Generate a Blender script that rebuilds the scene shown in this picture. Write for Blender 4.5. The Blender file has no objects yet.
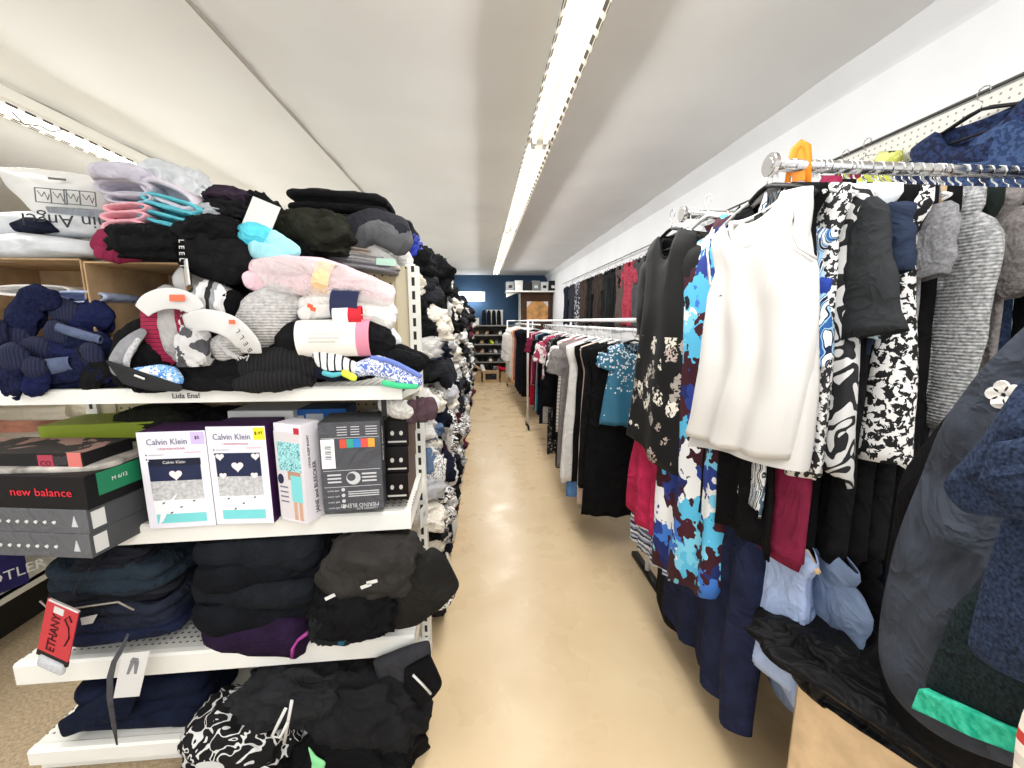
import bpy, bmesh, math, random
from math import sin, cos, pi, sqrt, atan2, radians as R
from mathutils import Vector, Matrix, noise
random.seed(7)
S = bpy.context.scene
COL = S.collection

# ------------------------------------------------------------------ camera
F_PX = 400.0
CAM_H = 1.5
YAW = math.atan(.079); PITCH = math.atan(.1575)
cf = Vector((sin(YAW)*cos(PITCH), cos(YAW)*cos(PITCH), -sin(PITCH)))
cr = Vector((cos(YAW), -sin(YAW), 0))
cu = cr.cross(cf)
CAM = Vector((0, 0, CAM_H))
cd = bpy.data.cameras.new('camera'); co = bpy.data.objects.new('camera', cd); COL.objects.link(co)
co.location = CAM
co.matrix_world = Matrix((( cr.x, cu.x, -cf.x, 0), (cr.y, cu.y, -cf.y, 0), (cr.z, cu.z, -cf.z, CAM_H), (0, 0, 0, 1)))
cd.sensor_fit = 'HORIZONTAL'; cd.sensor_width = 36.0; cd.lens = F_PX/1024*36.0
cd.clip_start = .02; cd.clip_end = 100
S.camera = co
def ray(u, v): return (cf*F_PX + cr*(u-512) + cu*(384-v)).normalized()
def at(u, v, Y):
    d = ray(u, v); return CAM + d*(Y/d.y)
def atx(u, v, X):
    d = ray(u, v); return CAM + d*(X/d.x)
def atz(u, v, Z):
    d = ray(u, v); return CAM + d*((Z-CAM_H)/d.z)

# ------------------------------------------------------------------ materials
def lin(c):
    if isinstance(c, str): c = tuple(int(c[i:i+2], 16) for i in (0, 2, 4))
    return tuple(((x/255)/12.92 if x/255 <= .04045 else ((x/255+.055)/1.055)**2.4) for x in c) + (1,)
MATS = {}
class NT:
    def __init__(s, name, rough=.8, spec=.3):
        s.m = bpy.data.materials.new(name); s.m.use_nodes = True
        s.t = s.m.node_tree; s.b = s.t.nodes['Principled BSDF']
        s.b.inputs['Roughness'].default_value = rough
        s.b.inputs['Specular IOR Level'].default_value = spec
        s.tc = None
        MATS[name] = s.m
    def n(s, ty, **kw):
        nd = s.t.nodes.new('ShaderNode'+ty)
        for k, v in kw.items():
            if k in nd.inputs: nd.inputs[k].default_value = v
            else: setattr(nd, k, v)
        return nd
    def l(s, a, b): s.t.links.new(a, b)
    def obj(s):
        if not s.tc: s.tc = s.n('TexCoord')
        return s.tc.outputs['Object']
    def gen(s):
        if not s.tc: s.tc = s.n('TexCoord')
        return s.tc.outputs['Generated']
    def noise(s, scale, detail=2, vec=None, dist=0):
        nd = s.n('TexNoise', Scale=scale, Detail=detail, Distortion=dist); s.l(vec or s.obj(), nd.inputs['Vector']); return nd.outputs['Fac']
    def ramp(s, fac, stops, const=False):
        r = s.n('ValToRGB'); e = r.color_ramp; e.interpolation = 'CONSTANT' if const else 'LINEAR'
        while len(e.elements) < len(stops): e.elements.new(.5)
        for el, (p, c) in zip(e.elements, stops): el.position = p; el.color = lin(c)
        s.l(fac, r.inputs[0]); return r.outputs[0]
    def math(s, op, a, b=None, c=None):
        nd = s.n('Math', operation=op)
        for i, x in enumerate((a, b, c)):
            if x is None: continue
            if isinstance(x, (int, float)): nd.inputs[i].default_value = x
            else: s.l(x, nd.inputs[i])
        return nd.outputs[0]
    def mix(s, fac, a, b):
        nd = s.n('Mix', data_type='RGBA')
        for i, x in ((0, fac), (6, a), (7, b)):
            if isinstance(x, (int, float)): nd.inputs[i].default_value = x
            elif isinstance(x, (str, tuple)): nd.inputs[i].default_value = lin(x)
            else: s.l(x, nd.inputs[i])
        return nd.outputs[2]
    def color(s, o): s.l(o, s.b.inputs['Base Color']); return s
    def bump(s, h, strength=.3, dist=.002):
        b = s.n('Bump', Strength=strength, Distance=dist); s.l(h, b.inputs['Height']); s.l(b.outputs[0], s.b.inputs['Normal']); return s
    def cloth(s, k=.3, sc=7, wk=.55):
        """creases plus a fine weave"""
        a = s.math('ABSOLUTE', s.math('SUBTRACT', s.noise(sc, 3, dist=1.2), .5)); b = s.noise(260, 2)
        w = s.math('POWER', s.math('SUBTRACT', 1.0, s.math('MULTIPLY', a, 2.0)), 3.0)
        s.bump(s.math('ADD', s.math('MULTIPLY', w, 1.0), s.math('MULTIPLY', b, .06*k/.3)), wk, .014); return s
    def sep(s, vec=None):
        x = s.n('SeparateXYZ'); s.l(vec or s.obj(), x.inputs[0]); return x.outputs

def hexs(c): return tuple(int(c[i:i+2], 16) for i in (0, 2, 4)) if isinstance(c, str) else c
def shade(c, k): return tuple(max(0, min(255, x*k)) for x in hexs(c))
def plain(name, c, rough=.85, var=.1, scale=14, bump=.25, bs=220, spec=.12):
    if name in MATS: return MATS[name]
    t = NT(name, rough, spec)
    t.color(t.ramp(t.noise(scale, 3), [(.3, shade(c, 1-var)), (.7, shade(c, 1+var))]))
    if bump and bs >= 200: t.cloth(bump)
    elif bump: t.bump(t.noise(bs, 2), bump, .001)
    return t.m
def flat(name, c, rough=.5, spec=.3, metal=0):
    if name in MATS: return MATS[name]
    t = NT(name, rough, spec); t.b.inputs['Base Color'].default_value = lin(c); t.b.inputs['Metallic'].default_value = metal
    return t.m
def speckle(name, c1, c2, scale=60, th=.5, det=3, dist=0):
    t = NT(name); t.color(t.ramp(t.noise(scale, det, dist=dist), [(0, c1), (th, c2)], True)); return t.m
def squiggle(name, c1, c2, scale=9, k=5, th=.45, dist=1.5):
    t = NT(name); f = t.noise(scale, 1, dist=dist)
    f = t.math('FRACT', t.math('MULTIPLY', f, k))
    t.color(t.ramp(f, [(0, c1), (th, c2)], True)); return t.m
def blotch(name, cols, scale=12, dist=.6):
    """several flat colours in flower-like patches"""
    t = NT(name); v = t.n('TexVoronoi', Scale=scale)
    nz = t.n('TexNoise', Scale=scale*1.4, Detail=2); t.l(t.obj(), nz.inputs['Vector'])
    mx = t.n('Mix', data_type='VECTOR'); mx.inputs[0].default_value = .12*dist
    t.l(t.obj(), mx.inputs[4]); t.l(nz.outputs['Color'], mx.inputs[5]); t.l(mx.outputs[1], v.inputs['Vector'])
    sx = t.n('SeparateColor'); t.l(v.outputs['Color'], sx.inputs[0])
    t.color(t.ramp(sx.outputs[0], [(i/len(cols), c) for i, c in enumerate(cols)], True)); return t.m
def sparse(name, base, cols, scale=16, size=.35, dens=.45, mscale=5, zlo=None, zhi=None):
    """scattered blossoms on a plain ground; optional height range where they sit"""
    t = NT(name, .75); v = t.n('TexVoronoi', Scale=scale)
    nz = t.n('TexNoise', Scale=scale*2.2, Detail=3); t.l(t.obj(), nz.inputs['Vector'])
    mx = t.n('Mix', data_type='VECTOR'); mx.inputs[0].default_value = .06
    t.l(t.obj(), mx.inputs[4]); t.l(nz.outputs['Color'], mx.inputs[5]); t.l(mx.outputs[1], v.inputs['Vector'])
    sx = t.n('SeparateColor'); t.l(v.outputs['Color'], sx.inputs[0])
    near = t.math('LESS_THAN', v.outputs['Distance'], size)
    pick = t.math('LESS_THAN', sx.outputs[1], dens)
    ragged = t.math('GREATER_THAN', t.noise(scale*5, 2), .44)
    m = t.math('MULTIPLY', t.math('MULTIPLY', near, pick), ragged)
    if zlo is not None:
        z = t.sep()[2]; m = t.math('MULTIPLY', m, t.math('LESS_THAN', z, zhi))
    col = t.ramp(sx.outputs[0], [(i/len(cols), c) for i, c in enumerate(cols)], True)
    t.color(t.mix(m, base, col)); return t.m
def stripes(name, cols, period=.03, axis=2, wob=0, rough=.85):
    t = NT(name, rough); z = t.sep()[axis]
    if wob: z = t.math('ADD', z, t.math('MULTIPLY', t.noise(20, 2), wob))
    f = t.math('FRACT', t.math('DIVIDE', z, period))
    t.color(t.ramp(f, [(i/len(cols), c) for i, c in enumerate(cols)], True)); return t.m
def leaf(name, cols, scale=9):
    t = NT(name); v = t.n('TexVoronoi', Scale=scale); t.l(t.obj(), v.inputs['Vector'])
    w = t.n('TexWave', Scale=scale*2.4, Distortion=7, Detail=1); t.l(t.obj(), w.inputs['Vector'])
    sx = t.n('SeparateColor'); t.l(v.outputs['Color'], sx.inputs[0])
    f = t.math('ADD', t.math('MULTIPLY', w.outputs['Fac'], .6), t.math('MULTIPLY', sx.outputs[0], .4))
    t.color(t.ramp(f, [(i/len(cols), c) for i, c in enumerate(cols)], True)); return t.m
def heather(name, c1, c2, scale=160, knit=False):
    t = NT(name, .95, .1); f = t.noise(scale, 3)
    t.color(t.ramp(f, [(.35, c1), (.65, c2)]))
    if knit:
        w = t.n('TexWave', Scale=38, Distortion=1.5); w.bands_direction = 'Z'; t.l(t.obj(), w.inputs['Vector']); t.bump(w.outputs['Fac'], .6, .004)
    else: t.cloth(.6, 9, .5)
    return t.m
def denim(name, c, k=1.0):
    t = NT(name, .9, .15)
    a = t.noise(7, 4); b = t.noise(320, 2)
    f = t.math('ADD', t.math('MULTIPLY', a, .65), t.math('MULTIPLY', b, .35))
    t.color(t.ramp(f, [(.3, shade(c, .72)), (.7, shade(c, 1.3))])); t.cloth(.6, 9, .7); return t.m
def holes(name, c, hole, step=.025, r=.16, ax=(0, 2), rough=.5, lim=None):
    """perforated sheet: round dark holes on a square grid; lim = (axis, lo, hi) keeps the holes to a strip"""
    t = NT(name, rough); s_ = t.sep()
    a = t.math('SUBTRACT', t.math('FRACT', t.math('DIVIDE', s_[ax[0]], step)), .5)
    b = t.math('SUBTRACT', t.math('FRACT', t.math('DIVIDE', s_[ax[1]], step)), .5)
    d = t.math('ADD', t.math('MULTIPLY', a, a), t.math('MULTIPLY', b, b))
    m = t.math('LESS_THAN', d, r*r)
    if lim:
        m = t.math('MULTIPLY', m, t.math('MULTIPLY', t.math('GREATER_THAN', s_[lim[0]], lim[1]), t.math('LESS_THAN', s_[lim[0]], lim[2])))
    t.color(t.mix(m, t.ramp(t.noise(6, 3), [(.3, shade(c, .96)), (.7, c)]), hole)); return t.m
def slots(name, c, hole, step=.05, ax=2, duty=.55, cross=None, rough=.5):
    """a strip with a line of slots along ax; cross = (axis, lo, hi) across"""
    t = NT(name, rough); s_ = t.sep()
    m = t.math('LESS_THAN', t.math('FRACT', t.math('DIVIDE', s_[ax], step)), duty)
    if cross: m = t.math('MULTIPLY', m, t.math('MULTIPLY', t.math('GREATER_THAN', s_[cross[0]], cross[1]), t.math('LESS_THAN', s_[cross[0]], cross[2])))
    t.color(t.mix(m, c, hole)); return t.m
def emit(name, c, k):
    t = NT(name); t.b.inputs['Base Color'].default_value = lin(c); t.b.inputs['Emission Color'].default_value = lin(c); t.b.inputs['Emission Strength'].default_value = k; return t.m
def clear(name, c, alpha=.35, rough=.15):
    t = NT(name, rough, .6)
    t.b.inputs['Base Color'].default_value = lin(c)
    f = t.noise(28, 4, dist=1.2)
    t.l(t.math('ADD', t.math('MULTIPLY', f, .35), alpha-.17), t.b.inputs['Alpha']); t.bump(f, .8, .01); return t.m

# ------------------------------------------------------------------ mesh kit
class MB:
    def __init__(s): s.v = []; s.f = []; s.mi = []; s.cur = 0
    def add(s, vs, fs):
        o = len(s.v); s.v += [tuple(v) for v in vs]; s.f += [tuple(i+o for i in f) for f in fs]; s.mi += [s.cur]*len(fs); return s
    def box(s, x0, x1, y0, y1, z0, z1):
        vs = [(x, y, z) for z in (z0, z1) for y in (y0, y1) for x in (x0, x1)]
        return s.add(vs, [(0, 2, 3, 1), (4, 5, 7, 6), (0, 1, 5, 4), (2, 6, 7, 3), (0, 4, 6, 2), (1, 3, 7, 5)])
    def quad(s, a, b, c, d): return s.add([a, b, c, d], [(0, 1, 2, 3)])
    def prism(s, pts, z0, z1, axis=1):
        """extrude a polygon (pts as pairs) along axis"""
        def P(p, t):
            return (t, p[0], p[1]) if axis == 0 else ((p[0], t, p[1]) if axis == 1 else (p[0], p[1], t))
        n = len(pts); vs = [P(p, z0) for p in pts] + [P(p, z1) for p in pts]
        return s.add(vs, [tuple(range(n)), tuple(range(2*n-1, n-1, -1))] + [(i, i+n, (i+1) % n+n, (i+1) % n) for i in range(n)])
    def tube(s, pts, rad, seg=8, flat=(1, 1), up=(0, 0, 1), cap=True, wob=0, seed=0):
        pts = [Vector(p) for p in pts]; n = len(pts)
        if not isinstance(rad, (list, tuple)): rad = [rad]*n
        rings = []; up = Vector(up)
        for i, p in enumerate(pts):
            t = (pts[min(i+1, n-1)]-pts[max(i-1, 0)]).normalized()
            a = t.cross(up)
            if a.length < 1e-3: a = t.cross(Vector((1, 0, 0)))
            a.normalize(); b = a.cross(t).normalized()
            ring = []
            for k in range(seg):
                th = 2*pi*k/seg
                q = p + a*(cos(th)*rad[i]*flat[0]) + b*(sin(th)*rad[i]*flat[1])
                if wob: q += noise.noise_vector(q*24+Vector((seed, seed, 0)))*wob + noise.noise_vector(q*60+Vector((seed, 3, seed)))*wob*.5
                ring.append(q)
            rings.append(ring)
        vs = [q for r in rings for q in r]; fs = []
        for i in range(n-1):
            for k in range(seg):
                a, b = i*seg+k, i*seg+(k+1) % seg
                fs.append((a, b, b+seg, a+seg))
        if cap: fs += [tuple(range(seg-1, -1, -1)), tuple(range((n-1)*seg, n*seg))]
        return s.add(vs, fs)
    def mesh(s, name, mats, smooth=True):
        me = bpy.data.meshes.new(name); me.from_pydata(s.v, [], s.f)
        for m in (mats if isinstance(mats, (list, tuple)) else [mats]): me.materials.append(m)
        me.polygons.foreach_set('material_index', s.mi); me.polygons.foreach_set('use_smooth', [smooth]*len(s.f))
        me.update(); return me
    def build(s, name, mats, parent=None, smooth=True, bevel=0, sub=0, loc=None, rot=None, fixn=True):
        me = s.mesh(name, mats, smooth)
        if fixn:
            bm = bmesh.new(); bm.from_mesh(me); bmesh.ops.recalc_face_normals(bm, faces=bm.faces); bm.to_mesh(me); bm.free()
        o = link(name, me, parent, loc, rot)
        if bevel:
            md = o.modifiers.new('bevel', 'BEVEL'); md.width = bevel; md.segments = 2; md.limit_method = 'ANGLE'
            md.harden_normals = False
        if sub:
            md = o.modifiers.new('sub', 'SUBSURF'); md.levels = sub; md.render_levels = sub
        return o
def link(name, data, parent=None, loc=None, rot=None):
    o = bpy.data.objects.new(name, data); COL.objects.link(o)
    if loc is not None: o.location = loc
    if rot is not None: o.rotation_euler = rot
    if parent: o.parent = parent
    return o
def tag(o, label, cat, group=None, kind=None):
    o['label'] = label; o['category'] = cat
    if group: o['group'] = group
    if kind: o['kind'] = kind
    return o
def thing(name, label, cat, loc=(0, 0, 0), rot=(0, 0, 0), group=None):
    return tag(link(name, None, None, loc, rot), label, cat, group)
def struct(o): o['kind'] = 'structure'; return o
def text(s, size, parent, loc, rot, m, name='lettering', align='CENTER', ex=.0004, sx=1.0):
    c = bpy.data.curves.new(name, 'FONT'); c.body = s; c.size = size; c.align_x = align; c.align_y = 'CENTER'; c.extrude = ex
    c.materials.append(m); c.resolution_u = 2
    o = bpy.data.objects.new(name, c); me = bpy.data.meshes.new_from_object(o); bpy.data.objects.remove(o); bpy.data.curves.remove(c)
    o = link(name, me, parent, loc, rot); o.scale = (sx, 1, 1); return o

# ------------------------------------------------------------------ cloth shapes
def lerp_tab(tab, t):
    for (a, x), (b, y) in zip(tab, tab[1:]):
        if t <= b: return x + (y-x)*((t-a)/(b-a) if b > a else 0)
    return tab[-1][1]
def spow(x, p): return math.copysign(abs(x)**p, x)
def rough_disp(q, sd, a, f):
    """folds of crumpled cloth: ridged noise"""
    n = noise.noise(q*f + Vector((sd*3.1, sd*1.7, sd)))
    m = noise.noise(q*f*2.3 + Vector((sd, -sd*2, sd*.7)))
    return a*((1-abs(n)*2.2) + .45*(1-abs(m)*2.2) - .6)
def garment_mesh(W=.2, L=.65, D=.05, hemw=None, nw=.075, drop=.07, backdrop=.015, slope=.32, wtab=None, folds=.012, K=34, seed=0,
                 hem=.02, nT=48, nZ=26, z0=-.085, hemtilt=0, lean=0):
    """hanging body of a garment, open at neck and hem; local x along the hanger, -y the front, origin at the hook"""
    hemw = hemw or W; mb = MB()
    wtab = wtab or [(0, W), (.05, W), (.16, W*.86), (.28, W*.9), (.6, (W+hemw)/2*.97), (1, hemw)]
    vs = []
    for j in range(nZ+1):
        t = (j/nZ)**1.15
        w = lerp_tab(wtab, t); d = lerp_tab([(0, .014), (.06, .035), (.2, D*.8), (1, D)], t)
        for i in range(nT):
            th = 2*pi*i/nT; c, s_ = cos(th), sin(th)
            x = w*spow(c, .75); y = d*spow(s_, .7)
            ax = abs(x)*W/w if t < .3 else abs(x)
            front = s_ < 0
            if ax > nw: zs = -slope*(ax-nw)
            else: zs = -(drop if front else backdrop)*sqrt(max(0, 1-(ax/nw)**2))
            ph = seed*1.7+(0 if front else 1.3)
            zh = -L + hem*sin(x*9+ph) + hemtilt*x
            z = zs*(1-t) + zh*t
            fa = folds*min(1, max(0, (t-.06)*1.6))*(1 if abs(c) < .93 else .4)
            y += fa*sin(x*K*(1+.25*sin(seed)) + ph + 2.2*noise.noise(Vector((x*5, t*1.8, seed)))) + .5*folds*noise.noise(Vector((x*11, z*7, seed+4)))
            x += .35*folds*noise.noise(Vector((th*2, z*5, seed+9)))
            x += lean*t*t
            vs.append((x, y, z0+z))
    fs = [(j*nT+i, j*nT+(i+1) % nT, (j+1)*nT+(i+1) % nT, (j+1)*nT+i) for j in range(nZ) for i in range(nT)]
    return mb.add(vs, fs)
def sleeve_mesh(side, W, Ls, r0=.085, r1=.065, out=.3, seed=0, z0=-.085, nw=.075, slope=.32, flat=.34, fwd=0):
    x0 = side*(W-.03); zs = z0 - slope*(W-nw) - r0*.72
    n = 14; pts = []; rad = []
    for i in range(n+1):
        t = i/n
        pts.append(Vector((x0+side*Ls*(sin(out)*t), -fwd*t*t, zs+.02-Ls*cos(out)*t)))
        rad.append((r0+(r1-r0)*t)*(1+.05*sin(t*17+seed))*(.12, .72, .95)[i] if i < 3 else (r0+(r1-r0)*t)*(1+.05*sin(t*17+seed)))
    return MB().tube(pts, rad, 16, (1, flat), up=(0, 1, 0), cap=False, wob=.008, seed=seed)
HANG = {}
def hanger_mesh(kind):
    if kind in HANG: return HANG[kind]
    th = {'white plastic': .006, 'black plastic': .0065, 'wire': .0018, 'wooden': .008, 'grey plastic': .006}[kind]
    hk = [( .018*cos(a), 0, -.018+.018*sin(a)) for a in [R(x) for x in (-40, 0, 45, 90, 135, 180)]]
    hk += [(-.012, 0, -.038), (0, 0, -.05), (0, 0, -.075)]
    h = MB().tube(hk, .0022, 6).mesh('hook', M_CHROME if kind != 'white plastic' else M_WHITEP)
    b = MB(); b.tube([(0, 0, -.072), (.03, 0, -.078), (.12, 0, -.108), (.195, 0, -.142)], [th*1.2, th*1.5, th*1.2, th], 8, (1, .7))
    b.tube([(0, 0, -.072), (-.03, 0, -.078), (-.12, 0, -.108), (-.195, 0, -.142)], [th*1.2, th*1.5, th*1.2, th], 8, (1, .7))
    b.tube([(-.195, 0, -.142), (-.18, 0, -.15), (.18, 0, -.15), (.195, 0, -.142)], th*.7, 6)
    m = {'white plastic': M_WHITEP, 'black plastic': M_BLACKP, 'wire': M_CHROME, 'wooden': M_WOODH, 'grey plastic': M_GREYP}[kind]
    HANG[kind] = (h, b.mesh('shoulders', m)); return HANG[kind]
def hanger(kind, loc, rot, label, group=None, one=False):
    h, b = hanger_mesh(kind)
    t = thing('clothes_hanger', label, 'hanger', loc, rot, group)
    link('hook', h, t); link('shoulder_bar', b, t); return t
GM = {}
def garment(name, label, cat, m, loc, rot=(0, 0, 0), sleeve=None, sl=None, sm=None, group=None, collar=None, key=None, so_=None, sr=None, sf=.34, hang=None, hlabel=None, hgroup=None, smat2=None, cuff=None, **kw):
    """a hanging garment; key shares the mesh between look-alikes"""
    o = None
    if key and key in GM: me = GM[key]
    else:
        me = garment_mesh(**kw).mesh(name, m)
        if key: GM[key] = me
    t = thing(name, label, cat, loc, rot, group)
    b = link('garment_body', me, t); setmat(b, m)
    md = b.modifiers.new('thick', 'SOLIDIFY'); md.thickness = .0025; md.offset = 0
    W = kw.get('W', .2); seed = kw.get('seed', 0)
    if sleeve:
        Ls = {'short': .2, 'elbow': .32, 'long': .56, 'cap': .1}[sleeve] if sl is None else sl
        for sd in (-1, 1):
            k2 = (key, sd, 's') if key else None
            if k2 and k2 in GM: sme = GM[k2]
            else:
                sme = sleeve_mesh(sd, W, Ls, seed=seed+sd, nw=kw.get('nw', .075), slope=kw.get('slope', .32), r0=sr[0] if sr else .085, r1=sr[1] if sr else (.07 if Ls < .3 else .05), flat=sf, out=so_ if so_ is not None else (.3 if Ls < .3 else .14), z0=kw.get('z0', -.085)).mesh('sleeve', m)
                if k2: GM[k2] = sme
            so = link('sleeve', sme, t); setmat(so, sm or m)
            md = so.modifiers.new('thick', 'SOLIDIFY'); md.thickness = .0025; md.offset = 0
    if collar:
        nw = kw.get('nw', .075); dr = kw.get('drop', .07); bd = kw.get('backdrop', .015); z0 = kw.get('z0', -.085)
        pts = []
        for i in range(29):
            th = 2*pi*i/28; x = nw*cos(th); fr = sin(th) < 0
            pts.append((x, .016*sin(th), z0-(dr if fr else bd)*abs(sin(th))))
        MB().tube(pts, collar[1], 8, (1.0, .8), up=(0, 1, 0), cap=False).build('neckline', collar[0], t)
    if hang: hanger(hang, loc, rot, hlabel or ('%s hanger holding the %s' % (hang, label)), hgroup)
    return t
def setmat(o, m):
    if o.material_slots:
        o.material_slots[0].link = 'OBJECT'; o.material_slots[0].material = m
def trousers(name, label, m, loc, rot=(0, 0, 0), W=.2, L=.98, seed=0, group=None, D=.045, hemw=.11, hang=None, cat='trousers', hgroup=None):
    t = thing(name, label, cat, loc, rot, group)
    wb = MB(); pts = [(W*cos(2*pi*i/28)*.99, .022*sin(2*pi*i/28), -.05) for i in range(29)]
    wb.tube(pts, .018, 8, (.45, 1), up=(0, 0, 1), cap=False).build('waistband', m, t)
    for sd in (-1, 1):
        nT, nZ = 26, 22; vs = []
        for j in range(nZ+1):
            q = j/nZ; z = -.05-L*q
            w = lerp_tab([(0, W*.52), (.22, W*.62), (.5, hemw*1.02), (1, hemw)], q); d = lerp_tab([(0, .02), (.2, D), (1, D*.8)], q)
            cx = sd*lerp_tab([(0, W*.48), (.25, W*.47), (1, W*.5)], q)
            for i in range(nT):
                th = 2*pi*i/nT; x = cx+w*cos(th); y = d*spow(sin(th), .8)
                y += .011*min(1, q*3)*sin(x*44+seed+2*noise.noise(Vector((x*6, q*2, seed))))
                vs.append((x, y, z+.012*sin(th*2+seed)*q))
        fs = [(j*nT+i, j*nT+(i+1) % nT, (j+1)*nT+(i+1) % nT, (j+1)*nT+i) for j in range(nZ) for i in range(nT)]
        MB().add(vs, fs).build('leg', m, t)
    if hang: hanger(hang, Vector(loc)+Vector((0, 0, .09)), rot, '%s hanger clipped to the %s' % (hang, label), hgroup)
    return t
def folded_mesh(w, d, h, nl=3, seed=0, bulge=.012, dome=.01, wr=.006, p=.32, sag=0):
    """a flat folded garment (or a pile pressed as one): layered edges, soft corners, wrinkled top; base at z=0, centred"""
    n = 56; rings = []; mb = MB()
    prof = []
    per = 5
    for l in range(nl):
        for k in range(per):
            a = k/per
            prof.append((h*(l+a)/nl, bulge*(sin(pi*a)**.6) - bulge))
    prof.append((h, -bulge))
    def ring(z, off, sc=1.0, lz=0):
        out = []
        for i in range(n):
            th = 2*pi*i/n
            x = (w/2)*spow(cos(th), p); y = (d/2)*spow(sin(th), p)
            e = off*(1 + .6*noise.noise(Vector((cos(th)*2, sin(th)*2, lz*1.7+seed))))
            nx, ny = cos(th), sin(th)
            q = Vector(((x+nx*e)*sc, (y+ny*e)*sc, z))
            q += Vector((noise.noise(q*9+Vector((seed, lz, 3))), noise.noise(q*9+Vector((lz, seed, 7))), 0))*wr*1.6
            q.z += wr*noise.noise(Vector((x*8, y*8, lz+seed)))*(z/h if h else 1)*1.6
            q.z -= sag*max(0, abs(x)/(w/2)-.5)*z/h*h if sag else 0
            out.append(q)
        return out
    for zi, (z, o) in enumerate(prof): rings.append(ring(z, o, 1, int(z/h*nl*.999)))
    for sc in (.9, .72, .5, .25, .06):
        rr = ring(h+dome*(1-sc**2), -bulge, sc, nl)
        for q in rr: q.z += rough_disp(q, seed+5, wr*1.1, 7)*(1-.2*sc)
        rings.append(rr)
    vs = [q for r in rings for q in r]; m_ = len(rings)
    fs = [(j*n+i, j*n+(i+1) % n, (j+1)*n+(i+1) % n, (j+1)*n+i) for j in range(m_-1) for i in range(n)]
    fs += [tuple(range(n-1, -1, -1)), tuple(range((m_-1)*n, m_*n))]
    return mb.add(vs, fs)
def folded(name, label, cat, m, loc, w, d, h, nl=3, rot=(0, 0, 0), seed=0, group=None, **kw):
    o = folded_mesh(w, d, h, nl, seed, **kw).build(name, m, None, loc=loc, rot=rot)
    return tag(o, label, cat, group)
def frect(name, label, cat, m, px, Y, depth, nl=3, rz=0, tilt=0, roll=0, seed=0, group=None, **kw):
    """folded item that fills the pixel box px when its front edge stands at distance Y"""
    u0, v0, u1, v1 = px
    a = at(u0, v1, Y); b = at(u1, v1, Y); c = at((u0+u1)/2, v0, Y); e = at((u0+u1)/2, v1, Y)
    w = (b-a).length; h = max(.012, c.z-e.z)
    return folded(name, label, cat, m, (e.x, Y+depth/2, e.z), w, depth, h, nl, (tilt, roll, rz), seed, group, **kw)
def crumple_mesh(sx, sy, sz, seed=0, amp=.25, f=2.2, sub=5, flatz=True, droop=0):
    bm = bmesh.new(); bmesh.ops.create_icosphere(bm, subdivisions=sub, radius=1)
    for v in bm.verts:
        q = v.co.copy()
        k = 1 + rough_disp(q, seed, amp, f) + .3*rough_disp(q*1.0, seed+3.3, amp, f*3.1)
        q = Vector((spow(q.x, .75), spow(q.y, .75), spow(q.z, .85)))*k
        q += noise.noise_vector(q*1.3+Vector((seed, 2, 1)))*.16
        if flatz and q.z < -.55: q.z = -.55 - (-.55-q.z)*.12
        z = (q.z+.6)/1.6
        if droop: z -= droop*max(0, sqrt(q.x*q.x+q.y*q.y)-.6)
        v.co = Vector((q.x*sx/2, q.y*sy/2, z*sz))
    me = bpy.data.meshes.new('crumple'); bm.to_mesh(me); bm.free()
    me.polygons.foreach_set('use_smooth', [True]*len(me.polygons)); return me
def crumple(name, label, cat, m, loc, size, seed=0, rot=(0, 0, 0), group=None, **kw):
    me = crumple_mesh(*size, seed=seed, **kw); me.materials.append(m)
    return tag(link(name, me, None, loc, rot), label, cat, group)
def crect(name, label, cat, m, px, Y, depth, seed=0, rot=(0, 0, 0), group=None, **kw):
    u0, v0, u1, v1 = px; a = at(u0, v1, Y); b = at(u1, v1, Y); c = at((u0+u1)/2, v0, Y); e = at((u0+u1)/2, v1, Y)
    return crumple(name, label, cat, m, (e.x, Y, e.z), ((b-a).length, depth, c.z-e.z), seed, rot, group, **kw)
def drape_mesh(outline, thick=.03, n=26, seed=0, wr=.012, f=9, bulge=1.0, xf=None):
    """a hanging/lying piece of cloth of given outline (pairs a,b in a plane): a padded, wrinkled double sheet. xf maps (a,b,h)->point"""
    # resample outline
    P = [Vector((p[0], p[1])) for p in outline]; m = len(P)
    seg = [(P[(i+1) % m]-P[i]).length for i in range(m)]; tot = sum(seg); N = 60; pts = []
    for k in range(N):
        s_ = tot*k/N; i = 0
        while s_ > seg[i]: s_ -= seg[i]; i += 1
        pts.append(P[i].lerp(P[(i+1) % m], s_/seg[i]))
    sm = []
    for k in range(N): sm.append(pts[k-1]*.25+pts[k]*.5+pts[(k+1) % N]*.25)
    c = sum(sm, Vector((0, 0)))/N
    rad = [1, .97, .9, .78, .62, .45, .28, .1]
    mb = MB(); vs = []
    for side in (1, -1):
        for r in (rad if side == 1 else rad[1:]):
            for k in range(N):
                q = c+(sm[k]-c)*r
                e = sqrt(max(0, 1-r**4)) if r < 1 else 0
                h = side*thick*bulge*e*.5 + (wr*rough_disp(Vector((q.x, q.y, 0)), seed, 1, f)*(1-r**6) )
                if r == 1: h = 0
                vs.append(xf(q.x, q.y, h) if xf else (q.x, h, q.y))
    fs = []; L = len(rad)
    for j in range(L-1):
        for k in range(N): fs.append((j*N+k, j*N+(k+1) % N, (j+1)*N+(k+1) % N, (j+1)*N+k))
    fs.append(tuple((L-1)*N+k for k in range(N)))
    o = L*N
    for k in range(N): fs.append((k, o+k, o+(k+1) % N, (k+1) % N))
    for j in range(L-2):
        for k in range(N): fs.append((o+j*N+k, o+(j+1)*N+k, o+(j+1)*N+(k+1) % N, o+j*N+(k+1) % N))
    fs.append(tuple(o+(L-2)*N+k for k in range(N-1, -1, -1)))
    return mb.add(vs, fs)
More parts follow.
